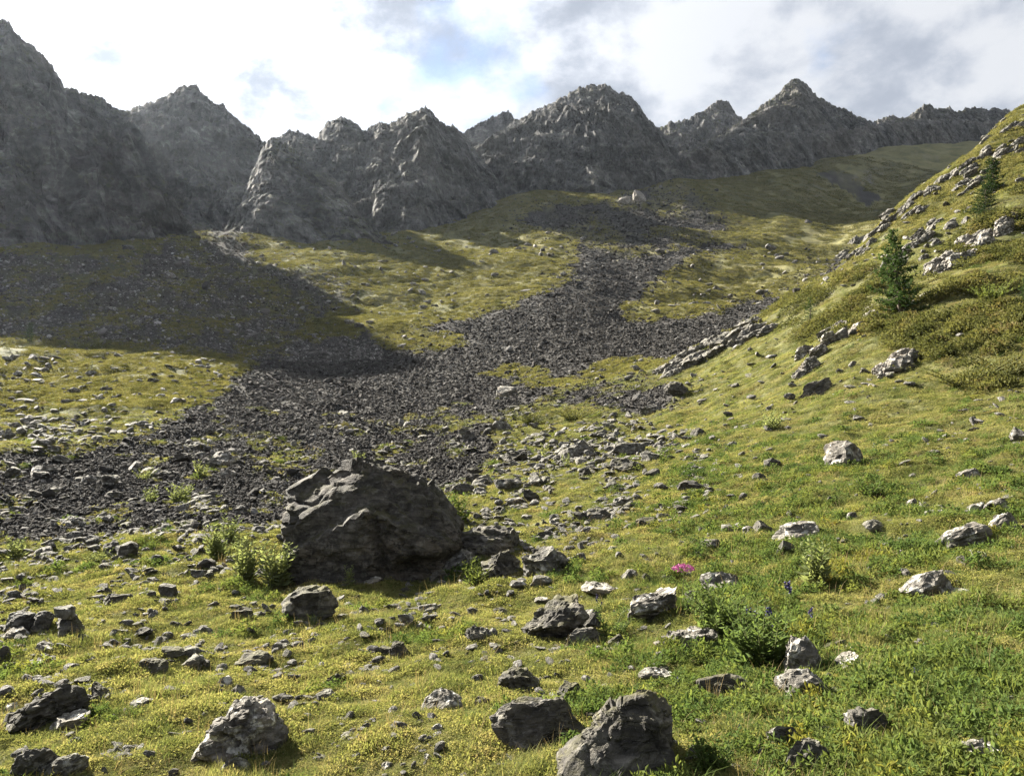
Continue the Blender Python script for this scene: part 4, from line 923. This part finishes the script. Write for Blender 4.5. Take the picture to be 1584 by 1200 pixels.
BARK_M = (lambda n: n.diffuse(n.ramp(n.noise(9, 6, .7), [(.3, (.035, .028, .022)), (.7, (.12, .10, .08))]), n.bump(n.noise(14, 5, .7), .6, .03), .95, .1))(NT('conifer_bark'))

def blade_mesh(seed, n, spread, h, w, lean, mat, seg=3):
    q = np.random.default_rng(seed); V, Fc = [], []
    for i in range(n):
        a = q.uniform(0, 6.28); rr = spread * math.sqrt(q.random()); bx, by = rr * math.cos(a), rr * math.sin(a)
        hh = h * q.uniform(.5, 1.1); d = q.uniform(0, 6.28); ld = lean * q.uniform(.3, 1.2) * hh; ww = w * q.uniform(.7, 1.2); b = len(V)
        px, py = -math.sin(d), math.cos(d)
        for k in range(seg + 1):
            t = k / seg; ox, oy = math.cos(d) * ld * t * t, math.sin(d) * ld * t * t; zz = hh * (t - .25 * lean * t * t); k2 = ww * (1 - t) ** .7 * .5 + 1e-4
            V += [(bx + ox - px * k2, by + oy - py * k2, zz), (bx + ox + px * k2, by + oy + py * k2, zz)]
        for k in range(seg): Fc.append((b + 2*k, b + 2*k + 1, b + 2*k + 3, b + 2*k + 2))
    return mesh_np('tuft', V, Fc, mat, False)
def leaf_cushion(seed, n, spread, h, size, mat, long=1.6, up=.5):
    q = np.random.default_rng(seed); V, Fc = [], []
    for i in range(n):
        a = q.uniform(0, 6.28); rr = spread * math.sqrt(q.random()); top = h * (1 - (rr / spread) ** 2 * .7) * q.uniform(.35, 1.05)
        c = np.array([rr * math.cos(a), rr * math.sin(a), top]); d = q.normal(size=3); d[2] = abs(d[2]) * up; d /= np.linalg.norm(d)
        s = np.cross(d, q.normal(size=3)); s /= np.linalg.norm(s) + 1e-9; L = size * long * q.uniform(.6, 1.3); w = size * q.uniform(.35, .6); nn = np.cross(d, s); b = len(V)
        V += [c, c + d * L * .5 + s * w + nn * w * .25, c + d * L, c + d * L * .5 - s * w + nn * w * .25]; Fc.append((b, b + 1, b + 2, b + 3))
    return mesh_np('cushion', V, Fc, mat, False)

def build_turf():
    protos = [leaf_cushion(10 + i, 150, .55, .32, .060, TURF_M, 1.7, .8) for i in range(5)] + [blade_mesh(30 + i, 40, .5, .62, .026, .9, GRASS_M) for i in range(5)] + [blade_mesh(40 + i, 7, .5, 1.3, .016, .5, STRAW_M) for i in range(2)]
    x, y, z, r, q = sample(215000, 2.3, 75, -.74, .74, 21)
    sc, he, dr, lu = look(x, y)
    pat = fbm(x / .9, y / .9, 3.1, 3)
    keep = (q.random(len(x)) > sc * 1.25) & (q.random(len(x)) < .95 - he * .55 - .5 * sm(-.1, -.5, pat)) & clear(x, y, .86)
    x, y, z, r, lu, pat = x[keep], y[keep], z[keep], r[keep], lu[keep], pat[keep]; n = len(x)
    gp = fbm(x / 1.7, y / 1.7, 6.6, 3)
    grass = q.random(n) < np.clip(.32 + .55 * gp, .05, .85)
    idx = np.where(grass, 5 + q.integers(0, 5, n), q.integers(0, 5, n)); idx = np.where(q.random(n) < .03, 10 + q.integers(0, 2, n), idx)
    s = (.0105 * r + .060) * q.uniform(.6, 1.5, n); hs = np.minimum(s, .06 + .2 * (1 - np.exp(-s * 3))) * q.uniform(.5, 1.5, n) * (.70 + .12 * lu + .35 * np.clip(pat, -.6, 1) + 1.1 * np.clip(pn(x / .33, y / .33, 2.2) * sm(25, 8, r), -.3, 1))
    rot = slope_rot(x, y, r, q, .15); 
    gn_scatter('grass', protos, np.stack([x, y, z - hs * .03], -1), rot, np.stack([s, s, hs], -1), idx, 'short yellow green alpine turf covering the ground'); print('turf', n)
    # meadow farther off
    protos = [blade_mesh(60 + i, 34, .55, .5, .06, .7, FAR_M, 2) for i in range(4)] + [leaf_cushion(70 + i, 60, .55, .4, .12, FAR_M, 1.4, .8) for i in range(3)]
    x, y, z, r, q = sample(150000, 60, 520, -.72, .72, 22)
    sc, he, dr, lu = look(x, y); pat = fbm(np.arctan2(x, y) / .04, np.log(r) / .12, 1.7, 4)
    keep = (q.random(len(x)) > sc * 1.3) & (pat > -.5)
    x, y, z, r = x[keep], y[keep], z[keep], r[keep]; n = len(x)
    s = .0085 * r * q.uniform(.6, 1.3, n); hs = (.25 + .0022 * r) * q.uniform(.5, 1.4, n)
    gn_scatter('meadow', protos, np.stack([x, y, z], -1), slope_rot(x, y, r, q, .1), np.stack([s, s, hs], -1), q.integers(0, 7, n), 'tussocky pale grass on the far slopes'); print('meadow', n)
    # leafy herbs, mostly on the right
    protos = [leaf_cushion(80 + i, 90, .5, .75, .10, HERB_M, 2.1, 1.0) for i in range(4)]
    for i in range(3): protos.append(blade_mesh(90 + i, 34, .3, .95, .028, 1.0, HERB_M))
    x, y, z, r, q = sample(90000, 2.4, 45, -.70, .72, 23)
    sc, he, dr, lu = look(x, y); pat = fbm(x / 1.3, y / 1.3, 9.9, 4)
    keep = (q.random(len(x)) < np.clip(lu * (.36 + .95 * pat) + .45 * sm(.30, .6, pat), 0, .95)) & (sc < .5) & clear(x, y, 1.05)
    x, y, z, r = x[keep], y[keep], z[keep], r[keep]; n = len(x)
    s = (.0095 * r + .095) * q.uniform(.5, 1.4, n); hs = np.minimum(s * .72, .16) * q.uniform(.5, 1.5, n)
    gn_scatter('meadow_herbs', protos, np.stack([x, y, z], -1), slope_rot(x, y, r, q, .2), np.stack([s, s, hs], -1), q.integers(0, 7, n), 'low leafy herbs growing in the turf'); print('herbs', n)
    # heath of dwarf shrubs on the right hillside
    protos = [leaf_cushion(110 + i, 150, .55, .55, .085, HEATH_M, 1.5, 1.2) for i in range(5)]
    x, y, z, r, q = sample(34000, 13, 85, .2, .78, 24)
    sc, he, dr, lu = look(x, y); pat = fbm(x / 3.2, y / 3.2, 2.9, 3)
    keep = (he > .5) & (q.random(len(x)) < np.clip(.14 + 1.0 * pat, .02, .9)) & clear(x, y, .8)
    x, y, z, r = x[keep], y[keep], z[keep], r[keep]; n = len(x)
    x2, y2, z2, r2, _ = sample(60000, 45, 380, -.72, .72, 26); sc2 = look(x2, y2)[0]; p2 = fbm(np.arctan2(x2, y2) / .045, np.log(r2) / .12, 7.9, 4, .6)
    k2 = (sc2 < .6) & (q.random(len(x2)) < .16 * sm(.0, .5, p2) + .012); x, y, z, r = [np.concatenate([a, b[k2]]) for a, b in ((x, x2), (y, y2), (z, z2), (r, r2))]; n = len(x)
    s = np.where(np.arange(n) < n - k2.sum(), .016 * r + .18, .0065 * r) * q.uniform(.4, 1.5, n); hs = np.minimum(s * 1.0, .85) * q.uniform(.6, 1.3, n)
    gn_scatter('heath', protos, np.stack([x, y, z], -1), slope_rot(x, y, r, q, .15), np.stack([s, s, hs], -1), q.integers(0, 5, n), 'dark dwarf shrub heath on the right hillside and the far slopes'); print('heath', n)
build_turf()

def tube(V, Fc, pts, radii, k=6):
    b = len(V); pts = [np.array(p, float) for p in pts]
    for i, p in enumerate(pts):
        d = pts[min(i + 1, len(pts) - 1)] - pts[max(i - 1, 0)]; d = d / (np.linalg.norm(d) + 1e-9)
        a = np.cross(d, [0.31, .95, .05]); a /= np.linalg.norm(a) + 1e-9; c = np.cross(d, a)
        for j in range(k):
            t = 6.2832 * j / k; V.append(p + radii[i] * (math.cos(t) * a + math.sin(t) * c))
    for i in range(len(pts) - 1):
        for j in range(k): Fc.append((b + i*k + j, b + i*k + (j+1) % k, b + (i+1)*k + (j+1) % k, b + (i+1)*k + j))
def leaf_quad(V, Fc, c, d, s, L, w, fold=.2):
    nn = np.cross(d, s); b = len(V); V += [c, c + d * L * .45 + s * w + nn * w * fold, c + d * L - nn * L * .15, c + d * L * .45 - s * w + nn * w * fold]; Fc.append((b, b+1, b+2, b+3))

def conifer(name, label, u, v, h_px, w_px, needle, cat='tree', seed=0, lean=0.0, dens=1.0, bare=.08, droop=.25, pointed=1.0, group=None):
    p = hit(u, v); m = p.y / F; Ht, R = h_px * m, w_px * m * .5; q = np.random.default_rng(seed)
    e = empty(name, p - Vector((0, 0, .05))); tag(e, label, cat, group)
    V, Fc = [], []; top = np.array([lean * Ht, 0, Ht]); nseg = 9
    axis = [top * (i / nseg) + np.array([.012 * Ht * math.sin(i * 1.7 + seed), .01 * Ht * math.cos(i * 2.1), 0]) for i in range(nseg + 1)]
    tube(V, Fc, axis, [Ht * .028 * (1 - .93 * i / nseg) for i in range(nseg + 1)], 8)
    obj('trunk', mesh_np('trunk', V, Fc, BARK_M, True), e)
    BV, BF, NV, NF = [], [], [], []
    nb = int(95 * dens)
    for i in range(nb):
        t = bare + (1 - bare) * ((i + q.random()) / nb); t = min(t, .985)
        a = i * 2.39996 + q.normal() * .3; base = axis[0] * 0 + np.array([np.interp(t * nseg, range(nseg + 1), [x[c] for x in axis]) for c in range(3)])
        env = (1 - t) ** (.85 * pointed) * (.75 + .25 * min(1, t / .2)); Lb = R * (env * q.uniform(.35, 1.25) + .04)
        d = np.array([math.cos(a), math.sin(a), .22 - droop * (1 - t) + q.normal() * .08])
        pts = []; ns = 5
        for k in range(ns + 1):
            s = k / ns; pts.append(base + d * Lb * s + np.array([0, 0, .10 * Lb * s * s - .10 * Lb * math.sin(s * 3.0)]))
        tube(BV, BF, pts, [Ht * .0052 * (1.05 - s / ns) * (.5 + env) for s in range(ns + 1)], 4)
        nc = max(5, int(34 * Lb / R * dens))
        for k in range(nc):
            s = q.uniform(.15, 1.02); c = np.array([np.interp(s * ns, range(ns + 1), [x[j] for x in pts]) for j in range(3)])
            side = np.cross(d, [0, 0, 1]); side /= np.linalg.norm(side) + 1e-9; c = c + side * q.normal() * .15 * Lb * (1.1 - s) + np.array([0, 0, -abs(q.normal()) * .03 * Lb])
            for z_ in range(3):
                dd = d * .5 + q.normal(size=3) * .6; dd /= np.linalg.norm(dd); ss = np.cross(dd, q.normal(size=3)); ss /= np.linalg.norm(ss) + 1e-9
                leaf_quad(NV, NF, c, dd, ss, Ht * .042 * q.uniform(.6, 1.2), Ht * .0065 * q.uniform(.7, 1.4))
    obj('branches', mesh_np('branches', BV, BF, BARK_M, False), e)
    obj('crown', mesh_np('crown', NV, NF, needle, False), e)
    PLACED.append((p.x, p.y, .2)); return e
conifer('larch_tree', 'tall pointed green larch standing on the right hillside', 1394, 486, 134, 104, NEEDLE_M, seed=3, lean=-.07, dens=1.05)
conifer('pine_tree', 'upper dark pine with narrow crown high on the right hillside', 1536, 298, 56, 44, PINE_M, seed=5, lean=.05, dens=1.1, pointed=.55, bare=.02)
conifer('pine_tree', 'lower broad dark pine just below the narrow pine', 1522, 335, 52, 52, PINE_M, seed=6, lean=.10, dens=1.1, pointed=.45, bare=.0)
conifer('young_conifer', 'small dark young conifer left of the larch', 1254, 500, 42, 34, NEEDLE_M, seed=8, dens=.7, pointed=.7, bare=.0)
conifer('young_conifer', 'bright young conifer cut by the right edge in the heath', 1586, 478, 50, 34, NEEDLE_M, seed=9, dens=.7, pointed=.7, bare=.0)
conifer('young_conifer', 'lone small conifer near the left edge at the shade line', 46, 530, 32, 20, PINE_M, seed=12, dens=.6, pointed=.7, bare=.0)
conifer('young_conifer', 'tiny dark conifer on the shaded left slope', 286, 534, 15, 9, PINE_M, seed=14, dens=.4, bare=.0)
conifer('young_conifer', 'tiny conifer on the sunlit left slope', 142, 574, 16, 11, PINE_M, seed=15, dens=.4, bare=.0)

def leafy_plant(name, label, u, v, h_px, w_px, mat, cat='plant', stems=9, leaves=26, lw=.10, ll=.30, seed=0, flowers=None, group=None, arch=.35):
    p = hit(u, v); m = p.y / F; Ht, R = h_px * m, w_px * m * .5; q = np.random.default_rng(seed + int(u))
    e = empty(name, p - Vector((0, 0, .02))); tag(e, label, cat, group)
    SV, SF, LV, LF = [], [], [], []; tips = []
    for i in range(stems):
        a = q.uniform(0, 6.28); o = R * .35 * math.sqrt(q.random()); H2 = Ht * q.uniform(.6, 1.02) if i else Ht
        b = np.array([o * math.cos(a), o * math.sin(a), 0]); out = np.array([math.cos(a), math.sin(a), 0]) * R * arch * q.uniform(.3, 1.6)
        pts = [b + out * (k / 5) ** 1.5 + np.array([0, 0, H2 * k / 5 * (1 - .10 * k / 5)]) for k in range(6)]
        tube(SV, SF, pts, [Ht * .014 * (1.1 - k / 5.2) for k in range(6)], 5); tips.append(pts)
        for k in range(leaves):
            s = .08 + .92 * k / leaves; c = np.array([np.interp(s * 5, range(6), [x[j] for x in pts]) for j in range(3)])
            aa = k * 2.4 + q.normal() * .4; d = np.array([math.cos(aa), math.sin(aa), .35 + q.normal() * .25]); d /= np.linalg.norm(d); s2 = np.cross(d, [0, 0, 1]) + q.normal(size=3) * .25; s2 /= np.linalg.norm(s2)
            z = (1.15 - .75 * s) * q.uniform(.7, 1.2); leaf_quad(LV, LF, c, d, s2, Ht * ll * z, Ht * lw * z)
    obj('stems', mesh_np('stems', SV, SF, STEM_M, True), e)
    obj('foliage', mesh_np('foliage', LV, LF, mat, False), e)
    if flowers: flowers(e, tips, Ht, R, q)
    return e
GL = [  # tall leafy plants
 ('leafy_plant','tall pale leafy plant at the left foot of the great boulder, left clump',342,872,58,44,FERN_M),
 ('leafy_plant','tall pale leafy plant at the left foot of the great boulder, middle clump',378,896,62,46,FERN_M),
 ('leafy_plant','tall pale leafy plant touching the left corner of the great boulder',426,908,66,54,FERN_M),
 ('leafy_plant','small pale plant behind the tall leafy clumps left of the boulder',352,838,40,30,FERN_M),
 ('leafy_plant','bushy light green plant in the scree left of the great boulder',280,780,34,38,FERN_M),
 ('leafy_plant','light green plant in the scree below the pale rounded boulder',314,738,26,32,FERN_M),
 ('leafy_plant','small light plant in the scree left of the bushy one',232,778,26,28,FERN_M),
 ('leafy_plant','yellow green plant in the scree above the bushy one',224,742,20,30,FERN_M),
 ('leafy_plant','fern like plant at the far left edge of the scree',26,866,38,36,FERN_M),
 ('leafy_plant','low fern like plant right of the far left fern',152,872,26,34,FERN_M),
 ('leafy_plant','slender plant growing on the skyline of the great boulder',556,718,22,20,FERN_M),
 ('leafy_plant','thin stalked plant in front of the shaded boulder foot',540,908,34,12,FERN_M),
 ('leafy_plant','feathery green plant in the front of the rock heap',735,908,42,40,HERB_M),
 ('leafy_shrub','dark green shrub hugging the right end of the great boulder',712,812,50,30,HERB_M),
 ('leafy_plant','upright pale plant among rocks beyond the heap',842,712,26,8,FERN_M),
 ('leafy_plant','pale plant in front of the light cracked boulder',876,724,22,14,FERN_M),
 ('leafy_plant','tall yellow green plant above the blue flowers',1262,905,70,34,FERN_M),
 ('leafy_plant','dense green plant left of the upright outcrop',1180,1035,92,104,LEAFY_M),
 ('leafy_plant','dense green plant behind the stack of pale slabs',1115,985,74,96,LEAFY_M),
 ('leafy_plant','dark green bush right of the lichen patched block',948,985,40,54,LEAFY_M),
 ('leafy_plant','dark green plant at the right end of the flat topped rock',935,1092,36,36,HERB_M),
 ('leafy_plant','green plant at the bottom edge right of the lichen spotted boulder',1100,1196,60,54,HERB_M),
 ('leafy_plant','pale green clump in the middle of the right slope',1190,668,34,50,FERN_M),
 ('leafy_plant','green clump below the lone pale boulder',1345,770,36,50,HERB_M),
 ('leafy_plant','dark green clump right of the lone pale boulder',1522,708,22,44,HERB_M),
 ('low_shrub','dark low evergreen cushion on the scree rim, left one',822,658,22,34,HEATH_M),
 ('low_shrub','dark low evergreen cushion on the scree rim, right one',890,650,26,60,HEATH_M),
 ('low_shrub','dark bushy shrub in the heath near the right edge',1500,602,46,76,HEATH_M),
 ('low_shrub','dark bushy shrub at the right edge of the heath',1560,580,44,66,HEATH_M),
 ('low_shrub','light green bush in the heath at right',1530,468,32,34,HERB_M),
 ('low_shrub','flat dark shrub on the shaded left slope',150,540,16,46,HEATH_M),
]
for i, (nm, lab, u, v, h, w, mt) in enumerate(GL):
    shrub = nm == 'low_shrub'
    leafy_plant(nm, lab, u, v, h * 1.2, w * 1.25, mt, 'shrub' if 'shrub' in nm else 'plant', stems=26 if shrub else max(3, int(w / 4)), leaves=30 if shrub else 22, seed=i * 7, lw=.05 if shrub else .055, ll=.16 if shrub else .26, arch=1.5 if shrub else .55)

PINK = NT('pink_flower').diffuse((.42, .15, .30), None, .7)
BLUE = NT('violet_flower').diffuse((.030, .020, .12), None, .6)
def umbel(e, tips, Ht, R, q):
    V, Fc = [], []; c0 = np.array(tips[0][-1])
    for i in range(150):
        a = q.uniform(0, 6.28); rr = Ht * .24 * math.sqrt(q.random()); c = c0 + np.array([rr * math.cos(a), rr * math.sin(a), Ht * .09 * (1 - (rr / (Ht * .24)) ** 2) + q.normal() * Ht * .012])
        for k in range(2):
            d = q.normal(size=3); d[2] = abs(d[2]) + .3; d /= np.linalg.norm(d); s = np.cross(d, q.normal(size=3)); s /= np.linalg.norm(s); leaf_quad(V, Fc, c, d, s, Ht * .05, Ht * .018)
    obj('flower_head', mesh_np('flower_head', V, Fc, PINK), e)
def spikes(e, tips, Ht, R, q):
    for pts in tips[:3]:
        V, Fc = [], []; p0, p1 = np.array(pts[-1]), np.array(pts[-2])
        for i in range(34):
            s = i / 34; c = p1 * .4 + p0 * .6 + (p0 - p1) * s * 1.1 + q.normal(size=3) * Ht * .018
            d = q.normal(size=3); d /= np.linalg.norm(d); sd_ = np.cross(d, q.normal(size=3)); sd_ /= np.linalg.norm(sd_); leaf_quad(V, Fc, c, d, sd_, Ht * .055, Ht * .026)
        obj('flower_spike', mesh_np('flower_spike', V, Fc, BLUE), e)
leafy_plant('pink_flower_plant', 'single tall plant with a pink flower head', 1054, 946, 74, 40, HERB_M, stems=1, leaves=7, lw=.10, ll=.22, flowers=umbel, arch=.1, seed=2)
for i, (u, v, h, lab) in enumerate([(1160,985,50,'violet flowering plant left of the middle of the leafy patch'),(1196,1000,62,'violet flowering plant in the middle of the leafy patch'),(1216,950,52,'tall violet flowering plant at the back of the leafy patch'),(1250,975,38,'violet flowering plant at the right of the leafy patch'),(1045,1070,26,'small violet flowering plant above the lichen spotted boulder'),(952,1100,24,'small violet flowering plant at the top of the low dark block'),(1135,1068,28,'small violet flowering plant by the dark mossy hump'),(1142,1145,30,'small violet flowering plant below the dark mossy hump'),(1180,1180,28,'small violet flowering plant near the bottom edge'),(1418,1052,24,'lone violet flowering plant in the right turf'),(928,948,30,'violet flowering plant behind the lichen patched block')]):
    leafy_plant('violet_flower_plant', lab, u, v, h, h * .5, HERB_M, stems=3, leaves=14, lw=.06, ll=.20, flowers=spikes, arch=.3, seed=i + 40, group='violet flowering plants')
leafy_plant('grass_tussock', 'bright green grass tussock at the lower right', 1466, 1150, 42, 60, GRASS_M, stems=70, leaves=1, lw=.01, ll=.3, arch=1.2, seed=5)
